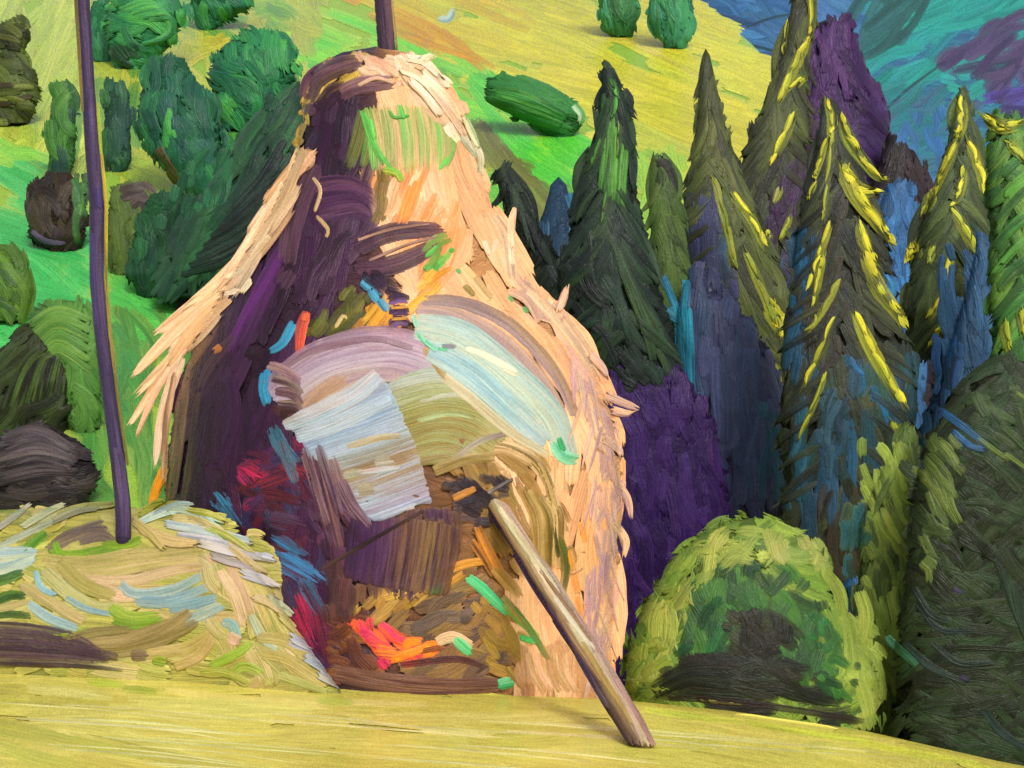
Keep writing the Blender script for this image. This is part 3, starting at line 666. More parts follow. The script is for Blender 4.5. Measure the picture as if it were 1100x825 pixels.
def s4(S, M):
    S.fill(M, [(850, 400), (985, 380), (975, 540), (860, 600)], 90, '2c4a5c 2f5670 26404c 34564c 2c4438', w=(12, 20), l=(50, 110), cover=1.5, spread=8)
    S.fill(M, [(845, 260), (880, 240), (870, 420), (845, 420)], 94, '263f54 2f5a78 2c2c38 2a4a5c', w=(8, 13), l=(30, 70), cover=1.2, spread=8)
    S.fill(M, [(880, 200), (905, 190), (910, 360), (850, 480)], 112, '3a342e 443c34 2c2826 30342c', w=(6, 10), l=(40, 80), cover=1.6)
    S.fill(M, [(905, 200), (925, 260), (965, 400), (940, 380)], 62, '34352c 2a2824 404430', w=(6, 10), l=(40, 80), cover=1.4)
    S.fill(M, [(905, 380), (925, 390), (955, 450), (940, 450)], 72, '2f6a94 24506c 3a78a8', w=(6, 10), l=(24, 50), cover=1.5)
    S.fill(M, [(850, 430), (868, 420), (862, 540), (845, 540)], 92, '2f5a6c 244c5c 3a6c80', w=(6, 10), l=(30, 60), cover=1.4)
    S.fill(M, [(852, 250), (872, 240), (866, 330), (850, 330)], 95, '24507a 2f6a90 2a4458', w=(6, 9), l=(24, 50), cover=1.2)
    S.fill(M, [(942, 290), (958, 300), (964, 330), (946, 320)], 70, '3a86c0 2f70a4', w=(6, 9), l=(18, 30), cover=1.6)
    S.fill(M, [(880, 520), (930, 520), (920, 620), (885, 620)], 88, '3a3428 2e2c22 443c2c', w=(9, 14), l=(40, 70), cover=1.8)
    S.fill(M, [(895, 420), (925, 430), (900, 520), (870, 520)], 92, '2f4a58 3c5a68 26363c', w=(6, 10), l=(30, 60), cover=1.2)
spruce('spruce with the broadest yellow boughs, centre of the right hand wood', [(106, 888, 4), (130, 890, 10), (170, 896, 22), (210, 902, 40), (280, 905, 52), (360, 908, 68), (440, 910, 76), (520, 900, 60), (600, 890, 50)], 14.6, '404434 343830 4c5238 2c302c', '24282a',
       boughs=[([(887, 108), (892, 128), (890, 150)], 7), ([(902, 120), (912, 150), (938, 186), (950, 192)], 10), ([(888, 150), (880, 176), (875, 194)], 5), ([(904, 178), (918, 202), (944, 206)], 14), ([(904, 178), (918, 208), (940, 236), (958, 262)], 12), ([(922, 240), (932, 270), (942, 282)], 10), ([(926, 270), (944, 310), (964, 336), (974, 356)], 12), ([(918, 336), (934, 372), (954, 408), (974, 446)], 11), ([(896, 140), (888, 200), (884, 240)], 5, '9aa03c'), ([(893, 240), (880, 275), (868, 312)], 6), ([(886, 272), (880, 296), (874, 330)], 6, 'c8c038'), ([(896, 340), (880, 380), (862, 418)], 6), ([(888, 402), (872, 440), (856, 474)], 5, 'b0ac3c'), ([(902, 300), (886, 330), (866, 360)], 6, '8a8c40'), ([(876, 196), (868, 214)], 5, 'c0b840'), ([(956, 450), (974, 474), (986, 480)], 7, '8c9a3a')], steep=66, extra=s4)
# S8 olive light tree, S7 dark tree right
def s8(S, M):
    S.fill(M, [(925, 480), (985, 470), (975, 640), (965, 790), (935, 790), (930, 600)], 70, '7a8a3c 6a7c34 86943f 5c6c30', w=(7, 12), l=(34, 70), cover=1.4, spread=9)
    S.fill(M, [(905, 540), (935, 540), (930, 620), (905, 620)], 96, '1f4a50 2a3a30 244c48', w=(8, 13), l=(24, 50), cover=1.4)
spruce('moss green young tree with loose slanting strokes between the lime bush and the dark spruce', [(462, 978, 8), (500, 970, 20), (560, 956, 32), (660, 954, 36), (740, 956, 34), (795, 954, 26)], 12.0, '55662f 48582c 62723a 3e4c2a', '323c22', extra=s8, steep=72, gain=1.6, cover=3.0, name='young_tree', group=None)
def s7(S, M):
    S.fill(M, [(975, 500), (1140, 400), (1140, 830), (985, 800)], lambda u, v: 40 if v < 640 else 8, '232a1b 2b3422 1c2217 323f28 263a22', w=(8, 15), l=(36, 80), cover=1.6, spread=16)
    for a in ((1010, 440, 1040, 462, 1064, 482), (1022, 462, 1040, 478, 1058, 484)):
        S.stroke(M, [a[:2], a[2:4], a[4:]], 9, lin('2a62a0'), lin('24405a'), t=2.6)
    for a in ((985, 648, 1010, 676, 1052, 678), (1000, 690, 1030, 712, 1070, 712), (980, 630, 1000, 660, 1020, 668), (970, 690, 1000, 716, 1038, 734), (1055, 760, 1080, 790, 1120, 812)):
        S.stroke(M, [a[:2], a[2:4], a[4:]], 10, cols('1c2a2a 202a28 1a241f')[R.integers(3)], lin('2a3c38'), t=2)
    for u, v in ((1028, 634), (1036, 728)):
        S.stroke(M, [(u - 6, v - 2), (u + 6, v + 3)], 8, lin('342c48'), t=2.0)
    S.stroke(M, [(952, 684), (968, 700), (986, 716)], 10, lin('3a6a4c'), lin('24503c'), t=3)
    S.fill(M, [(985, 480), (1030, 440), (1030, 560), (990, 640)], 55, '5c6c34 4c5c2e 6a7a3c 3a4a28', w=(8, 14), l=(30, 60), cover=1.5, spread=14)
    S.fill(M, [(1040, 420), (1140, 400), (1140, 480), (1050, 500)], 25, '33422a 28341f 3f5030', w=(9, 14), l=(30, 60), cover=1.4, spread=20)
    for k in range(9):
        S.stroke(M, [(1070 + 6 * k, 600 + 8 * k), (1084 + 5 * k, 640 + 10 * k), (1106 + 4 * k, 690 + 9 * k)], 11, cols('2a3a2c 223028 31442f')[k % 3], t=2)
    for u, v in ((1050, 470), (1080, 486), (1090, 420)):
        S.stroke(M, [(u, v), (u + 16, v + 12), (u + 36, v + 26)], 6, lin('6a7a34'), lin('3a4428'), t=2.6)
spruce('broad black olive spruce filling the lower right corner', [(388, 1098, 40), (420, 1098, 78), (470, 1094, 98), (540, 1092, 112), (620, 1090, 118), (700, 1090, 128), (760, 1088, 132), (812, 1090, 136), (850, 1090, 130)], 11.2, '272e1c 20271a 313c26 1c2217 2a3e26', '1e2518', extra=s7, ragged=False, steep=42, l=(40, 90), cover=3.2, squash=0.35)

# ================================================================== lime green round bush
S = Solid([(556, 812, 16), (572, 806, 50), (600, 806, 84), (640, 800, 104), (690, 800, 124), (730, 806, 138), (775, 812, 132)], 11.3, 0.5, 0.92)
t_ = empty('round_bush', S.foot(), 'round lime green bush with a dark hollow middle, right of the haystack', 'bush')
M = Mesh(); S.body(M, lin('5a7030'), shrink=0.93)
def bang(u, v):
    return math.degrees(math.atan2(v - 690, u - 810)) + 90
S.fill(M, S.outline(1.0), bang, '6a8434 7c9438 566e30 8a9e40', w=(12, 20), l=(28, 50), cover=2.6, spread=30, rag=1.0, t=1.2, back=True)
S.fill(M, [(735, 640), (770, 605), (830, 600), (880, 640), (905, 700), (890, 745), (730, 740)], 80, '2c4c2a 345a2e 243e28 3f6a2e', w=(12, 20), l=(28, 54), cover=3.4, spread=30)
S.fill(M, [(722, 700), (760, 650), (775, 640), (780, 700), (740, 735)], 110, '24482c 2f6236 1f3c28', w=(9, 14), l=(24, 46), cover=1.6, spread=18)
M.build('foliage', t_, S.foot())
M = Mesh()
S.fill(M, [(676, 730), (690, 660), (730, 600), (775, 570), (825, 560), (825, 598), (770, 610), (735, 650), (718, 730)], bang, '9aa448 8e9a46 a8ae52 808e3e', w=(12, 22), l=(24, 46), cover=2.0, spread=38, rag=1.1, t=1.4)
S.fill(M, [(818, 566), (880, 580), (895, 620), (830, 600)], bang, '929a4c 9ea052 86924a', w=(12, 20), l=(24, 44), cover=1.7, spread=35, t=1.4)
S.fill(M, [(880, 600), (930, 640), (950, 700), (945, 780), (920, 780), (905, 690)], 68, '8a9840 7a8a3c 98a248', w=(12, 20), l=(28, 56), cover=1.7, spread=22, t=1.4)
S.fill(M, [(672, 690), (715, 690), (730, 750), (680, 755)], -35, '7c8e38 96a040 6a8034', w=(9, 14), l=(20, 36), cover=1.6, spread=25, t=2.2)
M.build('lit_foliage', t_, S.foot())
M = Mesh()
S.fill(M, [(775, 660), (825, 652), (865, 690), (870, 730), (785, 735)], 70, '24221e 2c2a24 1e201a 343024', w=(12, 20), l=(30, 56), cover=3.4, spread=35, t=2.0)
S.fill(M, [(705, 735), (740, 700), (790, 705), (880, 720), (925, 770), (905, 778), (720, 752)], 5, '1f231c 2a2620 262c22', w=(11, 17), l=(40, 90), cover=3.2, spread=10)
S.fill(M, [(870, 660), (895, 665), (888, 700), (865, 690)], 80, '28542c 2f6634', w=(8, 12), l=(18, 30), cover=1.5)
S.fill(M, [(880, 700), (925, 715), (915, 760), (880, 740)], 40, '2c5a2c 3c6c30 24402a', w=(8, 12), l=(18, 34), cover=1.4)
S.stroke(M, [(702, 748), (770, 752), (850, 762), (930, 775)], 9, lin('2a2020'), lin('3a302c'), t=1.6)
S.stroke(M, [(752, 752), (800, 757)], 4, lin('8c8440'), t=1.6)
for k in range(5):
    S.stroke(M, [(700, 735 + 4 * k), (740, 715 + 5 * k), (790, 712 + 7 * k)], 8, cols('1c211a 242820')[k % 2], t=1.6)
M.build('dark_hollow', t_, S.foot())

# ================================================================== haystack
HP = [(50, 404, 14), (58, 402, 42), (75, 403, 66), (110, 407, 80), (170, 414, 96), (230, 412, 121), (300, 408, 160), (370, 416, 208), (430, 421, 232), (490, 422, 244), (560, 420, 248), (650, 416, 242), (735, 420, 236), (768, 424, 224)]
S = Solid(HP, 10.8, 0.7)
org = S.foot(745)
hay = empty('haystack', org, 'tall shaggy haystack of peach straw with a dark violet left side and pale blue patches', 'haystack')
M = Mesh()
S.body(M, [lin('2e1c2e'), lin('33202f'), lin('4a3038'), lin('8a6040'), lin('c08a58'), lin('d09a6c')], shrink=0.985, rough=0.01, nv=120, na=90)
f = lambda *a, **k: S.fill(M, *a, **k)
s = lambda pts, w, c, c2=None, **k: S.stroke(M, pts, w, lin(c) if isinstance(c, str) and ' ' not in c else cols(c), None if c2 is None else lin(c2), **k)
s3 = lambda pts, w, c, c2=None, **k: s(pts, w, c, c2, t=k.pop('t', 2.4), **k)
# peach straw on the right flank
def rang(u, v):
    return np.interp(v, [60, 200, 330, 430, 520, 750], [50, 72, 50, 62, 88, 94])
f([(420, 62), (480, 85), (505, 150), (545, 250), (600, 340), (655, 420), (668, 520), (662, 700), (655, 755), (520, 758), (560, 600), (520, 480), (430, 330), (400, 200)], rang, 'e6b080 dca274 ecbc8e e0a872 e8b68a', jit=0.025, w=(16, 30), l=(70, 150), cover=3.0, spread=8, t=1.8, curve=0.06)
f([(400, 180), (470, 170), (505, 250), (480, 330), (430, 300)], 112, 'd8955c dca070 cf8448 e0a878', w=(9, 15), l=(40, 80), cover=1.6, spread=8)
f([(585, 500), (660, 520), (655, 740), (600, 740), (610, 620)], 92, 'e8aa74 ecb27a e4a470', w=(14, 26), l=(60, 120), cover=1.4, spread=8)
f([(600, 330), (622, 352), (652, 424), (668, 520), (662, 620), (655, 720), (632, 720), (642, 600), (640, 480), (615, 400)], rang, 'c89c8c d8a888 b88c8c e0b494 c4988c', w=(7, 13), l=(24, 56), cover=1.3, spread=18, t=2.0, rag=1.0)
f([(540, 290), (566, 300), (640, 395), (630, 410), (590, 360)], 48, 'd8ac84 c49c80 e8c8a0 b49080', w=(8, 14), l=(40, 80), cover=1.0, spread=8, t=2.0, rag=0.9)
# dark violet left flank
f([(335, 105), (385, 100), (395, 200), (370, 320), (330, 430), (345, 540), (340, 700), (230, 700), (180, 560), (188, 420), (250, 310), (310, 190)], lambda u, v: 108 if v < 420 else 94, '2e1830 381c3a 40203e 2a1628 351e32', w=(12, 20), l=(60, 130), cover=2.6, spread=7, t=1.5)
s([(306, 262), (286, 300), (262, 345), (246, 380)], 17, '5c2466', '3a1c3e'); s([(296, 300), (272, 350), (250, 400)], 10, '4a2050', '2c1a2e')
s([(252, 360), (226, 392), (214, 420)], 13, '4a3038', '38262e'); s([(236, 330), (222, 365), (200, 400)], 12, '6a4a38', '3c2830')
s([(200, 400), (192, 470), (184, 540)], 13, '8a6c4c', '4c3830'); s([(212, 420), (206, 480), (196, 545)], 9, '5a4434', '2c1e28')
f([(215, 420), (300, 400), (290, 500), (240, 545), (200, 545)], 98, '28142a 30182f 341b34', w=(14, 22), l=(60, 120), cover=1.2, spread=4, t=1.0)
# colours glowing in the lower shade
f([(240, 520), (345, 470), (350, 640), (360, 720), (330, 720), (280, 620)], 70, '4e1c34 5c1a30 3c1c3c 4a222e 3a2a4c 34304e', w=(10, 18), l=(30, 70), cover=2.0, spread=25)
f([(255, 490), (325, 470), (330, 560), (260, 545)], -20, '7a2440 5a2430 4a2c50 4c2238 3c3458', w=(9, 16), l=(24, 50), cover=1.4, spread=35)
for a in (((258, 505), (270, 520), 'c8285e', 22), ((262, 498), (284, 512), 'cc2c58', 18), ((300, 500), (330, 512), '7c2c34', 18), ((276, 520), (320, 505), '8a2c38', 16), ((230, 530), (246, 552), '3a88a8', 22), ((238, 545), (256, 570), '356a88', 18),
          ((318, 640), (338, 690), 'a81a42', 20), ((300, 650), (334, 700), '7a1a38', 16), ((340, 655), (350, 700), '7a1c34', 14), ((290, 580), (330, 604), '346c9c', 26), ((300, 600), (345, 625), '3a78a8', 26), ((322, 618), (346, 660), '345a80', 18), ((285, 555), (325, 565), '4a3450', 22)):
    s([a[0], a[1]], a[3], a[2], '4a2034', rag=0.9)
s([(286, 398), (284, 420), (288, 436)], 14, '2c86b0', '3a98b8', t=3); s([(316, 345), (304, 368), (290, 378)], 11, '3a8ca8', '2c5a70', t=3)
s([(292, 458), (302, 480), (320, 500)], 18, '46788c', '2f5468'); s([(300, 470), (318, 520)], 15, '3c6a80', '4a4450')
# violet strokes on the upper left
f([(345, 110), (380, 110), (378, 200), (330, 210)], 104, '38243a 2c1c2c 3f2a40', w=(12, 18), l=(40, 70), cover=1.5, spread=8)
for k in range(5):
    s3([(334 + 2 * k, 198 + 12 * k), (372 + 4 * k, 196 + 10 * k), (404, 212 + 12 * k)], 17, ('6a4258', '563450', '4a2c46', '5a3a52', '3f2840')[k], '38223a')
f([(330, 240), (405, 235), (385, 300), (310, 330)], 112, '3a2438 301e2e 4c3048', w=(12, 18), l=(40, 70), cover=1.5, spread=10)
s3([(338, 176), (322, 212), (312, 252), (308, 284)], 27, '503048 5e3c4e 6a4654', '3f2838', t=3)
s3([(312, 290), (300, 310)], 20, '422a3c', '5a3c48')
s([(336, 190), (344, 205), (338, 228)], 5, 'c8a878', t=3); s([(340, 232), (352, 246), (350, 256)], 5, 'b8966a', t=3)
s3([(382, 268), (420, 250), (474, 246)], 22, '6a4656 4c2e40 3c2436', '3a2434', t=3.4); s3([(380, 290), (424, 284), (472, 262)], 22, '3c2436 563648 4a2e40', '2c1c2c', t=3.4)
s([(384, 258), (420, 246), (462, 240)], 4, 'c09878', '7a5848', t=3); s([(396, 280), (440, 262), (474, 254)], 4, 'a88068', '5c4044', t=3.6)
f([(455, 262), (484, 250), (488, 285), (460, 305)], 130, '4c9a44 6a8c3c 5aac4c 8a8a40', w=(6, 10), l=(18, 34), cover=1.8, t=2.4)
# ochre and orange in the upper middle
f([(330, 352), (372, 310), (410, 318), (400, 350), (350, 372)], -50, '5c5a24 4a4a1e 6c6628 40401c', w=(8, 13), l=(34, 60), cover=2.2, spread=10, t=2.2)
f([(375, 350), (412, 318), (436, 330), (420, 372), (390, 372)], -62, 'c8842a d8962c b87628 9a6a28', w=(7, 11), l=(22, 44), cover=2.2, spread=12, t=2.4)
f([(425, 330), (470, 285), (485, 290), (440, 345)], -45, 'd8922a c88428 e0a040', w=(7, 11), l=(24, 44), cover=1.8, spread=12, t=2.6)
f([(400, 185), (425, 190), (412, 235), (398, 240)], 108, '7a5c28 8a6a2c 6a5428', w=(8, 12), l=(20, 40), cover=1.8)
for k in range(3): s([(452 - 5 * k, 190 + 4 * k), (444 - 4 * k, 215), (436 - 4 * k, 240)], 7, 'e07e24', 'e09a58', t=2)
s([(330, 334), (324, 352), (321, 378)], 13, 'c84c34', '8a3a34', t=3); s([(330, 336), (326, 346)], 8, 'd8643c', t=3.4)
for a in ((388, 302, 400, 312, 'm'), (398, 312, 406, 324, 'm'), (408, 322, 416, 334, 'm')):
    s([a[:2], a[2:4]], 10, '4a94ac', '2c6480', t=2.8)
f([(388, 292), (430, 300), (432, 325), (408, 320)], 20, '2a1a2c 35243a 221826', w=(8, 13), l=(16, 30), cover=2, t=2.6)
for v in (324, 337, 349): s([(418, v), (428, v - 4), (440, v - 2)], 12, '33203a', '6a4a80', t=3.2)
for v in (331, 343): s([(420, v), (438, v - 1)], 4, 'c89040', t=3.8)
s([(422, 358), (436, 364)], 9, 'e08a28', t=3); s([(360, 352), (368, 340), (374, 342)], 5, 'd0b078', t=3); s([(336, 384), (344, 366)], 4, 'b8b098', t=3)
# green patch under the crown
s([(392, 118), (384, 150), (374, 182)], 17, '66642a', '4e5a22'); s([(398, 120), (396, 150), (390, 180)], 12, '74702e', '5a8a34')
for k in range(10):
    u0 = 396 + 9 * k
    s([(u0 - 2, 110 + abs(k - 5)), (u0 + 4, 145), (u0 + 6 - k * 0.2, 188 - 1.4 * abs(k - 4))], 13, ('7a9a4a', 'a09a5c', '8a9850', 'a89c60', '9aa058')[k % 5], ('6aac50', 'c09a68')[k % 2], t=2.4, rag=0.8)
for a in (((388, 118), (398, 150), (412, 178)), ((392, 122), (406, 160), (424, 186)), ((418, 118), (424, 126), (440, 124)), ((430, 112), (434, 128)), ((472, 182), (482, 168)), ((398, 128), (402, 150))):
    s(list(a), 5, '62b84e', '4a8a3c', t=3)
s([(412, 182), (426, 186), (432, 196)], 9, '9cac34', '6aa83c', t=3); s([(480, 130), (488, 156), (480, 180)], 6, '6a9c4c', t=2.6)
# lower front
f([(350, 660), (400, 640), (420, 720), (350, 735)], 20, '5a3028 6a3c28 4c2a28 8a5428', w=(9, 16), l=(24, 50), cover=2, spread=25)
f([(400, 645), (470, 605), (520, 610), (545, 700), (550, 740), (440, 745)], -30, '6a5240 7a5c3c 5a463c 8a6a3c', w=(10, 18), l=(30, 60), cover=2.2, spread=20)
f([(382, 655), (432, 622), (480, 612), (470, 640), (400, 672)], -32, 'b08444 c09450 a07838 c89a4a', w=(7, 12), l=(26, 50), cover=2.2, spread=10, t=2.4)
f([(436, 670), (500, 630), (512, 660), (450, 690)], -25, '5c4c44 6a564a 4a3e3c', w=(9, 15), l=(30, 60), cover=1.8, spread=12)
f([(376, 668), (404, 668), (450, 692), (474, 700), (420, 720), (396, 696)], 52, 'd0325c d84048 e0562e ec7424', w=(9, 15), l=(20, 36), cover=2.4, spread=16, t=1.2)
f([(418, 700), (450, 688), (482, 696), (424, 718)], -14, 'f08420 e8781e ec9428', w=(8, 13), l=(24, 44), cover=2.0, spread=10, t=1.4)
for k in range(6): s([(386 + 4 * k, 672 + 6 * k), (402 + 7 * k, 690 + 3 * k)], 11, ('d0306a', 'd83a58', 'e04a44', 'e86034', 'f07828', 'e88428')[k], 'b82850', t=1.2, rag=0.9)
for k in range(5): s([(418 + 4 * k, 710 - 1.5 * k), (446 + 5 * k, 700 - 2 * k)], 9, ('f08420', 'e8901f', 'ec7a24', 'e09830', 'd88a30')[k], 'e86a28', t=1.6, rag=0.9)
s([(452, 700), (480, 694)], 8, '8a4a28', '5a3028'); s([(430, 714), (490, 708), (520, 716)], 9, '4a2028', '3a2024')
s([(356, 722), (420, 734), (480, 738), (536, 736)], 22, '6a4a3a 54342e 4c302c 5e4438', '7a5a48', knife=True)
s([(468, 690), (486, 684), (508, 694)], 13, 'd8b490', '9ab88a', t=3); s([(488, 686), (506, 702)], 13, '4ab470', '6ac088', t=3.4)
f([(508, 640), (560, 660), (575, 700), (560, 745), (530, 730)], 45, 'a08038 8a6c34 b0904a', w=(8, 14), l=(26, 50), cover=1.8)
s([(474, 616), (500, 606), (526, 602)], 11, 'd8902c', 'b07a30', t=2.6); s([(480, 630), (500, 616)], 12, 'c88a34', '8a6a34', t=2.6)
s([(502, 620), (520, 634), (546, 660)], 12, '46b274', '5ac080', t=3.2); s([(540, 650), (556, 664), (580, 686)], 9, '4aa850', '8a9a48', t=2.8); s([(558, 684), (578, 690)], 8, '4cb060', t=2.8)
s([(534, 736), (552, 732)], 13, '3ca464', '7abc8a', t=3.4); s([(464, 636), (474, 630)], 7, '46a85a', t=2.8)
f([(555, 690), (640, 690), (650, 750), (560, 752)], 80, 'c8966a d0a072 c08a5c', w=(9, 15), l=(24, 50), cover=1.8, spread=14)
for k in range(5): s([(566 + 10 * k, 700), (572 + 9 * k, 722), (584 + 9 * k, 744)], 8, 'b8885a', 'dcb08a', t=2.2)
# swirl round the hollow where the prop goes in
f([(480, 480), (560, 470), (610, 530), (612, 620), (560, 620), (500, 560)], 55, '8a6a38 7a5c34 9a7a44', w=(9, 15), l=(30, 60), cover=1.8)
for k in range(5):
    s([(486, 500 - 4 * k), (530, 482 - 2 * k), (576, 502 - 2 * k), (602 - 2 * k, 552 - 3 * k), (604 - 3 * k, 590)], 10, ('c8a878', '8a7040', '7a6434', 'b09058', '6a5430')[k], 'd8b88c', t=2.4)
for k in range(7):
    s([(556 + 6 * k, 520 + 3 * k), (572 + 5 * k, 556), (576 + 4 * k, 600 + 2 * k)], 9, ('8a6c34', '6c5424', 'a88850', '7c6428', '5c4a20', 'c8a870', '7a6030')[k], 'b89860', t=2.2)
s([(500, 490), (540, 484), (572, 500)], 11, 'd0b084', 'a88858', t=3); s([(512, 486), (524, 484)], 13, 'a8752c', '7a5424', t=3.6)
f([(478, 520), (510, 508), (552, 516), (540, 545), (510, 575), (490, 560)], 20, '2a2028 332830 241c24 3c3038', w=(8, 13), l=(20, 40), cover=2.4, t=2.4)
s([(486, 536), (512, 524)], 9, 'b87a34', '6a4a28', t=3); s([(524, 530), (552, 514)], 5, 'b8a890', '3a3038', t=3)
s([(600, 575), (608, 605), (604, 640)], 11, '3f4a22', '5c5a28', t=2.4); s([(594, 560), (600, 600)], 6, '38381c', t=2.4)
for a in ((612, 590), (616, 615), (620, 640), (614, 655), (624, 560), (606, 650)): s([a, (a[0] + 5, a[1] + 24)], 8, 'e08830', 'e8a060', t=2.2)
s([(512, 565), (524, 590), (546, 632)], 12, 'd08428', '8a5a28', t=2.4); s([(506, 580), (520, 600), (530, 618)], 9, 'c87a24', '5a4030', t=2.4); s([(530, 610), (560, 640)], 14, '9a7a3c', 'b89458', t=2.2)
s([(540, 640), (566, 672), (590, 710)], 9, 'b88a48', '5c7a3c', t=2.2)
# pale straw stuck on the flank
s3([(532, 232), (545, 255), (550, 300)], 14, 'd8b48a', 'a88c78', t=3); s3([(553, 222), (549, 246), (551, 285)], 9, 'e0c09c', 'c09878', t=3.4, taper=(0.4, 0.8))
s([(520, 258), (526, 274)], 6, 'e8ccaa', t=3); s([(534, 256), (530, 272)], 6, 'e8ccaa', t=3)
s([(508, 298), (518, 312), (528, 322)], 12, 'a88c54', 'c8a878', t=2.8); s([(498, 306), (510, 318)], 8, '8c7c44', t=2.8)
for u, v in ((490, 288), (546, 318), (562, 330)): s([(u, v), (u + 5, v + 6)], 5, '5aa05a', t=3)
for k in range(5): s3([(566 + 7 * k, 312 + 3 * k), (602 + 7 * k, 350 + 6 * k), (634 + 4 * k, 396 + 4 * k)], 11, ('c89870', 'e0b488', 'b88e74', 'a8887c', 'd0a078')[k], 'e8c8a0', t=2.6)
s([(546, 312), (566, 322), (580, 346)], 10, 'b08a70', 'd8b08a', t=2.6)
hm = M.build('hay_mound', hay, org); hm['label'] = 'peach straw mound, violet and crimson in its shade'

# the pale flat patches
def patch(label, fn):
    global M
    M = Mesh(); fn(); o = M.build('pale_patch', hay, org); o['label'] = label
def pp2():
    s([(296, 432), (340, 398), (396, 382), (446, 386), (500, 418)], 62, '7c5c66 9a7c88 b09aa2 a48c9c b8a8ac b4a09c a88c80 b09c94', '9c8090', knife=True, t=2.4, taper=(0.8, 0.75))
    s([(300, 400), (340, 376), (400, 364), (444, 374)], 10, '8a6c78 a48a90', '7c5c68', knife=True, t=2.2)
    s([(324, 446), (346, 424), (372, 404)], 22, 'a08060 9c7c64', '8c7060', t=2.4); s([(346, 436), (374, 422), (400, 408)], 18, 'b09480 b8a498', 'b8a8a0', t=2.4)
    for k in range(4): s([(288 + 3 * k, 392 + 14 * k), (306 + 4 * k, 398 + 13 * k), (324, 412 + 12 * k)], 12, ('7a5864', '4a3038', '5a3c44', '3c2630')[k], 'a08478', t=3)
    for k in range(3): s([(292 + 8 * k, 440 + 5 * k), (320 + 6 * k, 446)], 12, ('4a2c30', '3c2428', '5a3c3c')[k], t=2.6)
patch('lavender arc above the pale blue square', pp2)
def pp3():
    s([(426, 458), (470, 446), (506, 452), (540, 474)], 104, '98a49c a8a898 9c9c70 8c8244 8a7a3e 8e7c44 86743a 947f52 7c6a3a', '94905a', knife=True, t=2.2, taper=(0.85, 0.5))
    s([(466, 506), (498, 494), (532, 490)], 14, '8a7640 7a6638', '9c8858', knife=True, t=2.0)
    s([(448, 452), (482, 444), (510, 448)], 8, 'a0ac80', '8c8c50', t=1.8); s([(450, 432), (490, 424), (522, 438)], 7, 'aab0a4', '98987c', t=1.8)
    s([(486, 494), (516, 474), (548, 464)], 8, '7c6070', 'a8987c', t=2.0); s([(456, 372), (470, 392), (482, 410)], 12, 'b08e48', '9c7a38', t=2.2)
patch('olive square beside the pale blue one', pp3)
def pp1():
    s([(446, 330), (490, 338), (545, 372), (590, 425), (612, 490)], 20, 'b89478 9a8078 8a7684', 'a89088', knife=True, t=2.4)
    s([(452, 322), (500, 326), (552, 352), (596, 400), (618, 446)], 15, '8c6c4c a0806c 8a7480', '7a6464', knife=True, t=2.2)
    s([(446, 350), (496, 362), (548, 402), (592, 446), (610, 492)], 36, '86a8a2 98b6b0 a4b6a0 8cb0ae', 'acb8a0', knife=True, t=2.6)
    s([(460, 376), (500, 398), (544, 436), (586, 478)], 28, '88aeb0 7aa2b0 98b4b6', 'a2b8b0', knife=True, t=2.6)
    s([(476, 404), (510, 432), (548, 464), (590, 490)], 13, 'bcb08c', 'b0b090', knife=True, t=2.4)
    s([(500, 374), (526, 384), (556, 400)], 9, 'd8d4b4', 'b8ccc0', t=2.4); s([(540, 396), (556, 404)], 6, 'e0d0a8', t=2.6)
    for a in ((448, 356, 460, 372), (456, 366, 470, 378), (470, 374, 482, 376), (444, 338, 448, 352)): s([a[:2], a[2:]], 6, '4aac7a', '9cccb0', t=2.6)
    s([(474, 372), (490, 372)], 6, '8a7c8a', t=2.6)
    s([(594, 474), (606, 490), (622, 494)], 16, '62b890', '8cc8a8', t=2.8); s([(600, 470), (606, 486)], 8, '3c9a60', t=3)
patch('pale blue green streak on the right flank', pp1)
M = Mesh()
f([(328, 478), (362, 480), (372, 545), (396, 552), (400, 600), (352, 600), (338, 560)], 74, '5a3450 4a2a44 38223a 6a4654', w=(10, 16), l=(44, 90), cover=2.2, spread=7, t=2.2)
s([(334, 482), (346, 530), (362, 590)], 22, '7a5450 5a3848 442a3c', '38243a', t=2.6, knife=True); s([(352, 482), (364, 530), (386, 574)], 20, '3a2238 5c3650', '2c1c2c', t=2.6)
s([(368, 540), (384, 560), (396, 578)], 18, '5e3a54', '3c2638', t=2.4)
f([(352, 600), (440, 556), (490, 548), (492, 630), (420, 640), (360, 640)], 84, '3a2240 4a2c44 5c4038 6a4c38', w=(12, 18), l=(44, 80), cover=1.8, spread=5)
f([(345, 606), (386, 596), (388, 670), (348, 660)], 88, '4c3034 5a383a 422a30', w=(12, 18), l=(40, 60), cover=1.8, spread=6)
s([(436, 556), (431, 596), (424, 634)], 122, '563834 6a4a36 82623f 76543f 66443e 543452 42244c 3a2048 2e1a3c', '3c2436', t=2.2, knife=True, taper=(1.0, 0.95))
s([(344, 612), (396, 582), (456, 548)], 5, '4a3430', '2c2024', t=4); s([(410, 554), (428, 548), (446, 544)], 6, 'd0c4c0', 'a89494', t=4)
o = M.build('violet_patch', hay, org); o['label'] = 'violet and brown block below the pale blue square'

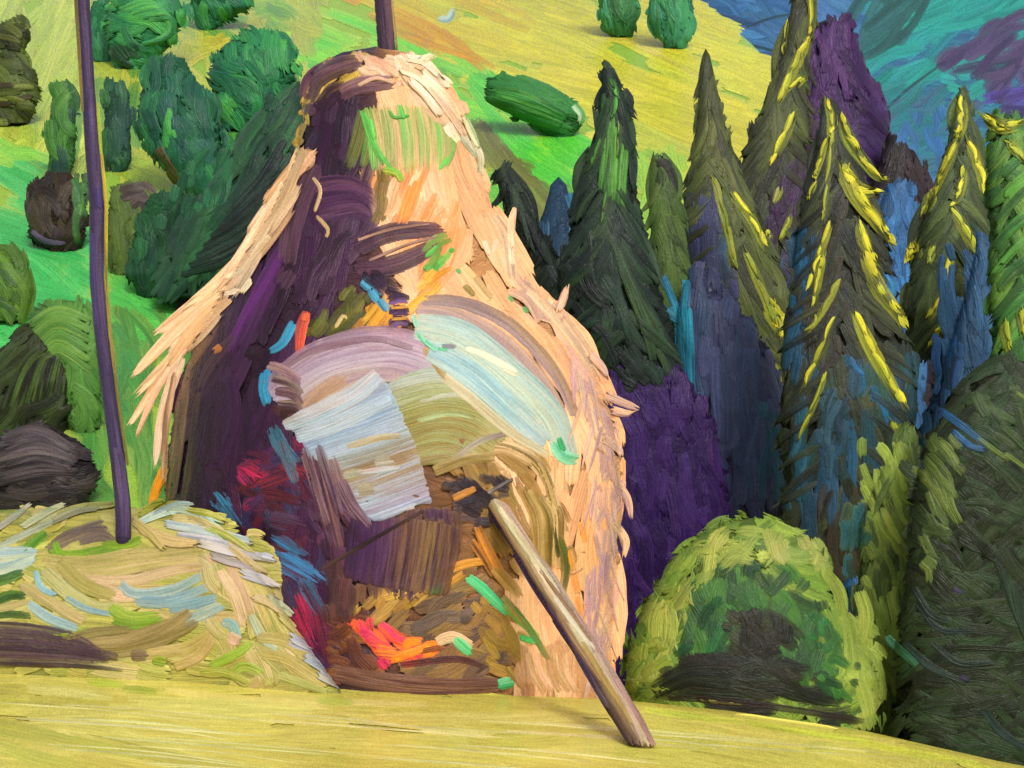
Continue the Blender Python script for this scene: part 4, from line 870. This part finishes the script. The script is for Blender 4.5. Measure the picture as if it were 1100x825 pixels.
def pp4():
    s([(349, 505), (398, 489), (443, 472)], 140, '93a6ac 88a3b0 829cac 8ca3a8 8c9484 877452 93805e 968c7c 9894a0 8898ab', 'a0b0b6', knife=True, t=2.8, taper=(0.85, 1.0), rag=0.35, skew=27)
    s([(304, 458), (340, 444), (380, 424), (408, 402)], 22, 'a8aab0 9cb0bc', 'b4a8a8', knife=True, t=2.8, taper=(0.5, 0.8))
    s([(318, 470), (360, 456), (420, 428)], 18, '98acbc a4b8c0', 'acb4b8', knife=True, t=2.2)
    s([(372, 480), (408, 470), (432, 468)], 9, 'a08a58', 'b8a888', t=1.4); s([(386, 508), (430, 502)], 8, 'b4a8a8', 'a8bcc4', t=1.6)
    for p, c in (([(326, 480), (338, 520), (352, 566)], '5a3c48'), ([(342, 478), (352, 510), (366, 556)], '432a40'), ([(356, 490), (366, 520), (384, 560)], '6a4a54'), ([(366, 516), (380, 544), (398, 566)], '4a2e44')): s(p, 13, c, '7a5c60', t=2.2)
    f([(372, 500), (430, 492), (440, 512), (384, 530)], -10, '948468 9c8e74 a09a8c', w=(9, 16), l=(40, 70), cover=0.8, spread=3, curve=0.01, t=1.0)
patch('pale blue square of thick paint like loose cloth in the middle', pp4)
# straw fringes that stick out of the stack: dabs with a body of their own
M = Mesh()
k_ = dict(solid=True, rag=1.0, lift=2.0)
f([(325, 150), (336, 160), (310, 230), (262, 300), (205, 370), (180, 390), (215, 320), (280, 235)], 128, 'ecc098 dcaa7c f0c8a0 cc9c70', w=(12, 18), l=(50, 100), cover=2.6, spread=4, curve=0.02, t=2.0, rag=0.9, lift=2.0)
for p, w in (([(268, 278), (222, 318), (168, 358)], 17), ([(250, 298), (196, 348), (144, 402)], 16), ([(286, 250), (240, 300), (200, 330)], 18), ([(236, 330), (188, 382), (146, 424)], 14), ([(214, 350), (172, 408), (138, 458)], 11), ([(200, 372), (168, 420), (146, 470)], 8), ([(196, 380), (176, 440), (166, 500)], 12), ([(246, 318), (210, 352), (180, 392)], 15), ([(310, 196), (272, 258), (232, 312)], 17), ([(326, 158), (304, 210), (274, 262)], 15)):
    S.stroke(M, p, w, lin(('ecc49c', 'f4d0a8', 'e0b084')[R.integers(3)]), lin('d0a078'), t=3.0, taper=(0.9, 0.45), **k_)
for p in ([(262, 288), (240, 300)], [(256, 312), (232, 316)], [(270, 300), (258, 316)]):
    S.stroke(M, p, 7, lin('ecd0ac'), t=3.4, **k_)
S.stroke(M, [(178, 500), (168, 525), (162, 545)], 11, lin('e0901f'), lin('c88a3c'), t=3, **k_)
S.stroke(M, [(188, 400), (178, 460), (176, 520)], 8, lin('c8a078'), lin('8a6a4c'), t=3, **k_)
S.stroke(M, [(238, 372), (228, 378)], 9, lin('c87838'), t=3)
M.build('straw_fringe', hay, org)
M = Mesh()
for k in range(46):
    v = 385 + 7.4 * k + R.uniform(-4, 4)
    e = np.interp(v, S.pv, S.pc) + np.interp(v, S.pv, S.pr)
    a = math.radians(R.uniform(68, 112)); ln = R.uniform(26, 60)
    u0 = e - R.uniform(4, 28)
    S.stroke(M, [(u0, v), (u0 + math.cos(a) * ln, v + math.sin(a) * ln)], R.uniform(2.5, 6.5), cols('d8a884 c09488 b08c90 e0b492 c8a090')[R.integers(5)], lin('a88088'), t=1.6, taper=(0.9, 0.3), **dict(k_, lift=0.8, wet0=1))
for p in ([(650, 424), (668, 432), (688, 440)], [(656, 440), (672, 444), (680, 442)], [(648, 470), (664, 482), (668, 492)], [(664, 520), (674, 536), (678, 556)], [(600, 335), (606, 318), (610, 306)], [(634, 380), (648, 396), (652, 406)], [(658, 560), (672, 580), (670, 600)]):
    S.stroke(M, p, 9, lin('dcae88'), lin('b08c88'), t=3, taper=(1, 0.4), **k_)
for k in range(10):
    u, v = R.uniform(632, 652), R.uniform(560, 720)
    S.stroke(M, [(u, v), (u - 3, v + 34)], 7, lin('a88494'), lin('c89c8c'), t=2.2, rag=1)
M.build('straw_fringe', hay, org)
# crown of the stack
M = Mesh()
f([(328, 100), (345, 68), (395, 54), (400, 70), (345, 110), (322, 170), (316, 160)], 120, 'b8963c c8a44c a88838', w=(7, 11), l=(20, 40), cover=1.6, spread=20)
f([(385, 60), (440, 58), (430, 90), (385, 85)], 35, 'd8a888 e0b898 c89878', w=(8, 12), l=(18, 36), cover=2.2, spread=20, t=2.4)
f([(425, 60), (470, 72), (500, 120), (506, 150), (485, 145), (440, 95)], 52, 'e0c8a4 d8b890 e8d4b4 d0a880', w=(8, 13), l=(26, 52), cover=2.4, spread=10, t=2.8)
s3([(330, 108), (338, 86), (362, 72), (386, 66)], 24, '7a5058 5c3a4c 44293c', '3c2434', t=3); s3([(330, 124), (334, 112)], 15, '4a2e42', '6a4850', t=3)
s3([(344, 118), (358, 100), (378, 92)], 20, '3a2434', '2c1c2a', t=2.4)
s3([(364, 102), (386, 92), (424, 88)], 20, '8a6468 745058 5c3e48', '4c3040', t=3.4); s([(384, 92), (404, 84), (424, 90)], 5, 'c8a088', t=3.4)
for p in ([(430, 74), (452, 84), (470, 104)], [(436, 62), (456, 66), (474, 84)], [(452, 80), (476, 100), (496, 128)], [(462, 92), (482, 118), (500, 146)], [(440, 86), (458, 104), (474, 126)], [(448, 66), (460, 62), (468, 58)]):
    S.stroke(M, p, 9, lin('ecd8b8'), lin('d0ac84'), t=3.4, **k_)
for p in ([(496, 146), (512, 166), (520, 176)], [(508, 150), (516, 168), (516, 188)], [(500, 128), (510, 150), (514, 160)]):
    S.stroke(M, p, 8, lin('cdbc9a'), lin('8a9a70'), t=3, **k_)
M.build('straw_cap', hay, org)
# the pole the stack is built round
T = Solid([(-60, 409, 9), (0, 411, 9.5), (62, 416, 10), (110, 418, 10)], 10.8, 1.0)
M = Mesh(); T.body(M, lin('3a2838'), na=16, shrink=0.95)
T.stroke(M, [(405, -58), (408, 10), (412, 64)], 8, lin('33243a'), lin('4a3044'), t=1, back=True); T.stroke(M, [(413, -58), (417, 10), (421, 62)], 8, lin('4a3244'), lin('6a4a50'), t=1)
T.stroke(M, [(417.5, -58), (422, 10), (427, 58)], 3, lin('8a7440'), lin('a88c50'), t=1.4)
M.build('centre_pole', hay, org)

# ================================================================== prop leaning on the stack
T = Solid([(528, 523, 8), (540, 531, 11), (600, 568, 13), (660, 606, 15), (720, 644, 15.5), (780, 679, 16.5), (804, 692, 16)], [(528, 9.62), (802, 8.03)], 0.9)
base = T.foot(800)
pp = empty('prop_pole', base, 'weathered pale wooden prop leaning from the meadow into the front of the haystack', 'pole')
M = Mesh(); T.body(M, [lin('4a3848'), lin('8a7250'), lin('bca678'), lin('b09080')], na=24, shrink=0.95, rough=0.015)
ax = lambda v, d: (float(np.interp(v, T.pv, T.pc)) + d * float(np.interp(v, T.pv, T.pr)), v)
def along(d0, d1, va, vb, w, c, c2, t=1.3, **k):
    n_ = max(1, int((vb - va) / 55))
    for q in range(n_):          # short overlapping strips like split bark
        a0, a1 = va + (vb - va) * q / n_ - R.uniform(0, 12) * (q > 0), min(vb, va + (vb - va) * (q + 1) / n_ + R.uniform(0, 14))
        T.stroke(M, [ax(v, d0 + (d1 - d0) * i / 3 + R.normal(0, 0.05)) for i, v in enumerate(np.linspace(a0, a1, 4))], w * R.uniform(0.8, 1.2), lin(c), lin(c2), t=t + 1.8, jit=0.09, rag=1.0, **k)
along(-0.78, -0.72, 536, 800, 9, '33243f', '4a3448', back=True); along(-0.45, -0.45, 600, 800, 9, '6a503a', '3f2c3c')  # violet shade at left and rim light at right are put into the colours
along(-0.2, -0.15, 534, 800, 11, '8a6f48', '6c543c'); along(0.15, 0.2, 536, 800, 10, 'b8a67e', '94805c'); along(0.5, 0.5, 534, 800, 10, 'c4b492', 'a08e70')
along(0.8, 0.8, 536, 800, 8, 'a88c7c', '8a6c60', back=True); along(0.2, 0.6, 545, 640, 8, 'ccc0a0', 'a89878', t=2); along(0.1, 0.55, 640, 700, 9, 'c8b8a8', '9a8680', t=2)
along(0.5, 0.2, 700, 796, 8, 'a89480', '8a7068', t=1.8); along(0.3, 0.75, 610, 690, 6, '8a6a4a', '6a4c3c', t=1.8); along(-0.9, -0.9, 650, 760, 6, '3f2f50', '5a4658', t=1.6)
along(0.0, 0.0, 690, 780, 7, 'a08a4c', '7a6440', t=1.6)
M.build('shaft', pp, base)

# ================================================================== cut hay heap, left foreground
class Heap(Canvas):
    top = np.array([(-140, 556), (0, 548), (60, 545), (130, 543), (190, 552), (230, 572), (262, 598), (290, 632), (318, 676), (344, 712), (364, 740), (372, 746)], float)
    bot = np.array([(-140, 712), (0, 716), (100, 722), (200, 728), (300, 740), (366, 748), (372, 749)], float)
    def __init__(self):
        super().__init__(self._d, gain=0.7)
    def _q(self, u, v):
        a, b = np.interp(u, self.top[:, 0], self.top[:, 1]), np.interp(u, self.bot[:, 0], self.bot[:, 1])
        return np.clip((b - v) / (b - a), 0, 1)
    def _d(self, u, v):
        q = self._q(u, v)
        return 9.25 + np.interp(u, [90, 220], [1.2, 0.3]) * (1 - np.sqrt(np.maximum(1 - q * q, 0)))
H_ = Heap()
M = Mesh()
us = np.linspace(-138, 371, 110)
qs = np.linspace(-0.1, 1.0, 40)
Uu, Qq = np.meshgrid(us, qs)
a, b = np.interp(Uu, H_.top[:, 0], H_.top[:, 1]), np.interp(Uu, H_.bot[:, 0], H_.bot[:, 1])
Vv = b - np.clip(Qq, -0.1, 1) * (b - a)
Yd = 9.25 + np.interp(Uu, [90, 220], [1.2, 0.3]) * (1 - np.sqrt(np.maximum(1 - np.clip(Qq, 0, 1) ** 2, 0)))
front = point(Uu, Vv, Yd + 0.015)
back = front[::-1].copy(); back[..., 1] = 2 * Yd[-1][None] + 0.04 - back[..., 1]; back[..., 0] *= 1.0
P = np.concatenate([front, back[1:]], 0)
M.grid(P, np.stack([P[..., 0] * 120, P[..., 2] * 120, P[..., 0] * 0], -1), lin('a49a48'), lin('7a7a38'), 0.0075)
org2 = tuple(point(np.array(120.0), np.array(720.0), np.array(9.9)))
heap = empty('hay_heap', org2, 'low heap of freshly cut yellow hay with pale blue streaks, left of the haystack', 'hay heap')
f = lambda *a, **k: H_.fill(M, *a, **k)
def s(pts, w, c, c2=None, t=2.9, **k):
    H_.stroke(M, pts, w, lin(c) if ' ' not in c else cols(c), None if c2 is None else lin(c2), t=t, **k)
f([(-80, 560), (60, 550), (130, 545), (200, 548), (262, 566), (300, 600), (330, 650), (362, 742), (200, 728), (-80, 716)], 8, 'bcb45c b0a850 c8bc70 a4a448 ccb478', w=(14, 24), l=(50, 110), cover=2.4, spread=12, curve=0.1, t=2.2)
f([(-80, 560), (60, 550), (60, 595), (-80, 600)], -18, 'a8a040 b8ac48 8a8c3c c0b458', w=(7, 12), l=(40, 80), cover=1.6, spread=12, t=2.6)
for p, w, c, c2 in (([(-10, 592), (30, 572), (66, 556)], 8, 'c0c0a0', '8a8c68'), ([(-10, 604), (20, 592), (60, 582)], 9, 'b8b04c', 'd0c468'), ([(36, 560), (70, 552), (110, 544)], 7, 'c8c48c', '9aa068'), ([(50, 592), (76, 576), (112, 562)], 15, '7c6a50', '5a4c48'), ([(58, 584), (90, 572), (118, 570)], 13, '8a7654', '64544c'), ([(84, 582), (108, 576), (124, 582)], 12, '5c4c54', '7a6a5c'),
                    ([(18, 600), (40, 580), (50, 572)], 13, '6a9a30', '4c7a28'), ([(52, 594), (80, 596), (112, 590), (150, 582)], 11, '8cac2c', '6a9428'), ([(110, 585), (135, 585), (152, 578)], 10, '9ab430', '7a9a2c'), ([(58, 580), (64, 596), (72, 600)], 9, '6a9828', '8aa834'),
                    ([(44, 600), (90, 604), (150, 596), (216, 590)], 15, 'c8b06c', 'b4a458'), ([(46, 612), (100, 616), (160, 606), (222, 600)], 15, 'd0b478', 'b8a85c'), ([(90, 622), (140, 624), (190, 612), (226, 608)], 13, 'e0b894', 'd0ac7c'), ([(100, 628), (128, 640), (150, 640)], 15, 'e4b898', 'd8c088'),
                    ([(128, 626), (145, 638), (184, 634), (218, 618)], 13, '8cacac', 'a8bcb0'), ([(144, 646), (184, 646), (224, 630)], 14, '88a8b0', 'a0b4a8'), ([(180, 654), (212, 648), (232, 642)], 13, '84a4ac', '98b0a8'), ([(200, 668), (216, 660), (240, 650)], 14, '90acac', 'b0b898'),
                    ([(-20, 600), (10, 596), (40, 594)], 18, 'a8bcb8', 'c4c4a0'), ([(-20, 614), (8, 610), (38, 600)], 15, '9cb4b4', 'b8c0a0'), ([(-20, 628), (6, 622), (24, 614)], 13, '3f6c28', '6a8c30'), ([(-10, 648), (10, 640), (28, 640)], 12, '4c7428', '2f5424'), ([(-20, 662), (10, 660), (34, 662)], 10, '355424', '5c7c2c'), ([(-10, 656), (16, 650), (30, 646)], 9, 'c0b070', 'a89858'),
                    ([(46, 612), (70, 634), (100, 652), (130, 652)], 17, 'b4ac68', 'c4bc80'), ([(62, 604), (90, 628), (124, 640)], 17, 'b0a45c', '9c9858'), ([(22, 628), (44, 640), (72, 658), (92, 668)], 15, 'c8b47c', 'b0a868'), ([(38, 612), (44, 630), (60, 640)], 8, '88b0c0', 'a0bcbc'), ([(30, 648), (52, 664), (84, 676)], 12, '90aeb4', 'a8bcb0'), ([(70, 642), (92, 654), (118, 660)], 8, '8cacb4', 'b0b890'),
                    ([(118, 652), (140, 664), (172, 662)], 15, '7c9c30', '9aac40'), ([(120, 666), (146, 672), (176, 668)], 11, '86a434', '5c8428'), ([(46, 680), (72, 684), (96, 676)], 10, '8a9434', 'a8a444'),
                    ([(80, 690), (130, 688), (176, 674), (206, 656)], 17, '94804c', 'a89460'), ([(90, 702), (140, 698), (190, 680), (212, 668)], 16, '86703f', '9c8858'), ([(60, 690), (100, 680), (140, 676)], 12, '94804c', '7a6840'),
                    ([(150, 704), (200, 696), (230, 676)], 14, 'b4a058', 'c8b070'), ([(186, 716), (214, 704), (236, 672)], 14, 'c4a868', 'b8a05c'), ([(164, 708), (180, 712)], 12, '9cac34', '7c9430'), ([(140, 704), (160, 704)], 14, '7a6050', '8c7454')):
    s(p, w, c, c2)
# purple shade strip under the heap
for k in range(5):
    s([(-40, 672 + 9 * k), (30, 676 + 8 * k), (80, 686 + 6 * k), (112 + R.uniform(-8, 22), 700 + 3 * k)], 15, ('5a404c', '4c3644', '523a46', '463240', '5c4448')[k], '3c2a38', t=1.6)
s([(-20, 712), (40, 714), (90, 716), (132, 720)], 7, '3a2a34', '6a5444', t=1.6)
# right shoulder
f([(220, 600), (262, 580), (300, 620), (330, 680), (362, 742), (300, 738), (230, 700)], 56, 'c8b470 bcac64 d4bc80 b0a854', w=(13, 22), l=(40, 80), cover=1.8, spread=10, t=2.6)
for p, w, c, c2 in (([(222, 604), (240, 596), (252, 612), (270, 660)], 15, 'd8b08a', 'c8a878'), ([(236, 612), (252, 640), (262, 672)], 15, 'd0b480', 'e0c09c'), ([(250, 600), (270, 632), (290, 676)], 14, 'c4ac60', 'd4bc88'), ([(266, 604), (286, 640), (310, 684)], 12, 'c8b06c', 'b4a458'), ([(238, 668), (250, 672), (256, 690)], 12, '8ab0a8', 'c8b48c'), ([(244, 684), (258, 690)], 16, 'e0b090', 'd0a880'), ([(270, 660), (282, 684), (300, 700)], 11, 'a8b4a8', 'c8bc98'),
                    ([(276, 684), (310, 690), (338, 716)], 15, 'b8a45c', 'a89850'), ([(272, 700), (312, 710), (350, 736)], 15, 'b4a458', 'c4b068'), ([(310, 690), (334, 698), (350, 708)], 9, 'a4a8b4', 'c0bcb8'), ([(330, 704), (346, 716), (352, 726)], 9, '9ca4b0', 'b8b4b0'), ([(346, 728), (364, 736), (368, 744)], 9, 'a8a8a4', 'b4b088'), ([(226, 716), (258, 700), (270, 690)], 11, '94b03a', 'a8b44c'), ([(246, 728), (262, 716), (284, 724)], 11, '9cb040', 'b4b858'), ([(214, 722), (240, 722), (270, 734)], 10, 'a4b040', 'bcb858'), ([(296, 724), (330, 736), (352, 744)], 10, 'aca858', 'c0b870')):
    s(p, w, c, c2)
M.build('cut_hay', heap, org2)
M = Mesh(); M_right = Mesh()
for p, w, c, c2 in (([(150, 560), (186, 547), (214, 553), (240, 565)], 10, 'b4ccc4', 'd4d8bc'), ([(166, 552), (190, 542), (206, 541)], 7, 'c8d4c8', '94b0b4'), ([(176, 562), (220, 570), (274, 583)], 11, 'c8ccc4', 'a8bcc0'), ([(190, 574), (236, 582), (262, 588)], 8, 'ccc8cc', 'a0a4ac'), ([(212, 582), (250, 592), (294, 601)], 11, 'bcb4bc', 'd0c4b8'), ([(280, 596), (294, 601)], 9, 'd4d4dc', 'bcc0c8'), ([(226, 596), (250, 604), (280, 612)], 9, 'b4a8a4', 'a09888'), ([(256, 614), (278, 621), (298, 630)], 11, 'b8b8c0', 'd0c0b0'), ([(270, 640), (290, 648), (304, 660)], 9, 'c4b070', 'd8c490'), ([(186, 556), (214, 560), (246, 574)], 10, 'd8c894', 'c4b068'), ([(222, 566), (248, 578), (272, 594)], 9, 'ccb878', 'a8b450'), ([(200, 548), (224, 552), (242, 560)], 8, 'a4b03c', 'c8bc60'), ([(244, 584), (268, 604), (286, 616)], 9, 'd4b88c', 'c8b070'), ([(290, 640), (308, 656), (322, 664)], 9, 'c8c0a8', 'b8b070'), ([(150, 552), (168, 540), (178, 538)], 8, 'b8b848', '94a034'),
                    ([(312, 684), (334, 694), (354, 706)], 11, 'a8acb8', 'c8c4c0'), ([(326, 704), (346, 716), (358, 728)], 11, 'a4acb8', 'c4c0bc'), ([(342, 724), (360, 732), (372, 741)], 11, 'b4b4b0', 'c4c098'), ([(300, 660), (318, 676), (334, 690)], 9, 'c8b878', 'b0a860'),
                    ([(150, 566), (180, 580), (212, 584)], 13, 'd0b878', 'dcc48c'), ([(142, 558), (160, 572), (176, 590)], 10, 'ccb470', 'b8a460'), ([(62, 552), (90, 545), (126, 541)], 9, 'c0b464', 'a0a460'), ([(-6, 570), (16, 554), (34, 540)], 7, 'b8b8a0', '8a9470'), ([(24, 566), (50, 550), (70, 541)], 8, 'b4b490', 'ccc8a0'), ([(56, 560), (84, 548), (106, 546)], 8, '8a8a64', 'b0b080')):
    H_.stroke(M if p[0][0] < 140 else M_right, p, w, lin(c), lin(c2), t=4.2, solid=True, rag=1.0, lift=2.5, taper=(0.8, 0.6))
M.build('straw_fringe', heap, org2)
M_right.build('straw_fringe', heap, org2)

# ================================================================== tall thin pole standing in the heap
T = Solid([(-60, 86, 7), (0, 89, 7.5), (80, 94, 7.5), (160, 99, 8), (220, 104, 8.5), (300, 104, 8), (360, 109, 8), (430, 118, 8), (490, 126, 8.5), (540, 132, 9), (590, 133, 9)], 9.62, 1.0)
base = T.foot(585)
tp = empty('hay_pole', base, 'tall thin crooked purple pole standing in the cut hay heap', 'pole')
M = Mesh(); T.body(M, lin('372b48'), na=18, nv=110, shrink=0.95, rough=0.015)
def along(d, va, vb, w, c, c2, t=1.0, **k):
    T.stroke(M, [ax(v, d) for v in np.linspace(va, vb, 7)], w, lin(c), lin(c2), t=t, **k)
for va, vb in ((-58, 110), (95, 240), (225, 380), (365, 500), (485, 578)):
    along(-0.55, va, vb, 7, '40345a', '33284a', back=True); along(0.0, va, vb, 7, '4a3c5c', '382c48'); along(0.5, va, vb, 7, '3a2c44', '54446a', back=True)
along(0.3, 200, 225, 10, '33265a', '4a3a70'); along(-0.2, 480, 560, 6, '584a70', '3f3050'); along(-0.6, 250, 350, 5, '4c3f80', '3c3060')
M.build('shaft', tp, base)
M = Mesh()
for va, vb, d, c in ((-50, 120, -1.0, '8c7438'), (110, 170, 1.15, '8a9434'), (165, 300, 1.2, 'a8922f'), (285, 420, 1.2, '8a7838'), (400, 500, 1.15, '6a6a34')):
    along(d, va, vb, 4, c, '6c5c30', solid=True)
M.build('lit_edge', tp, base)
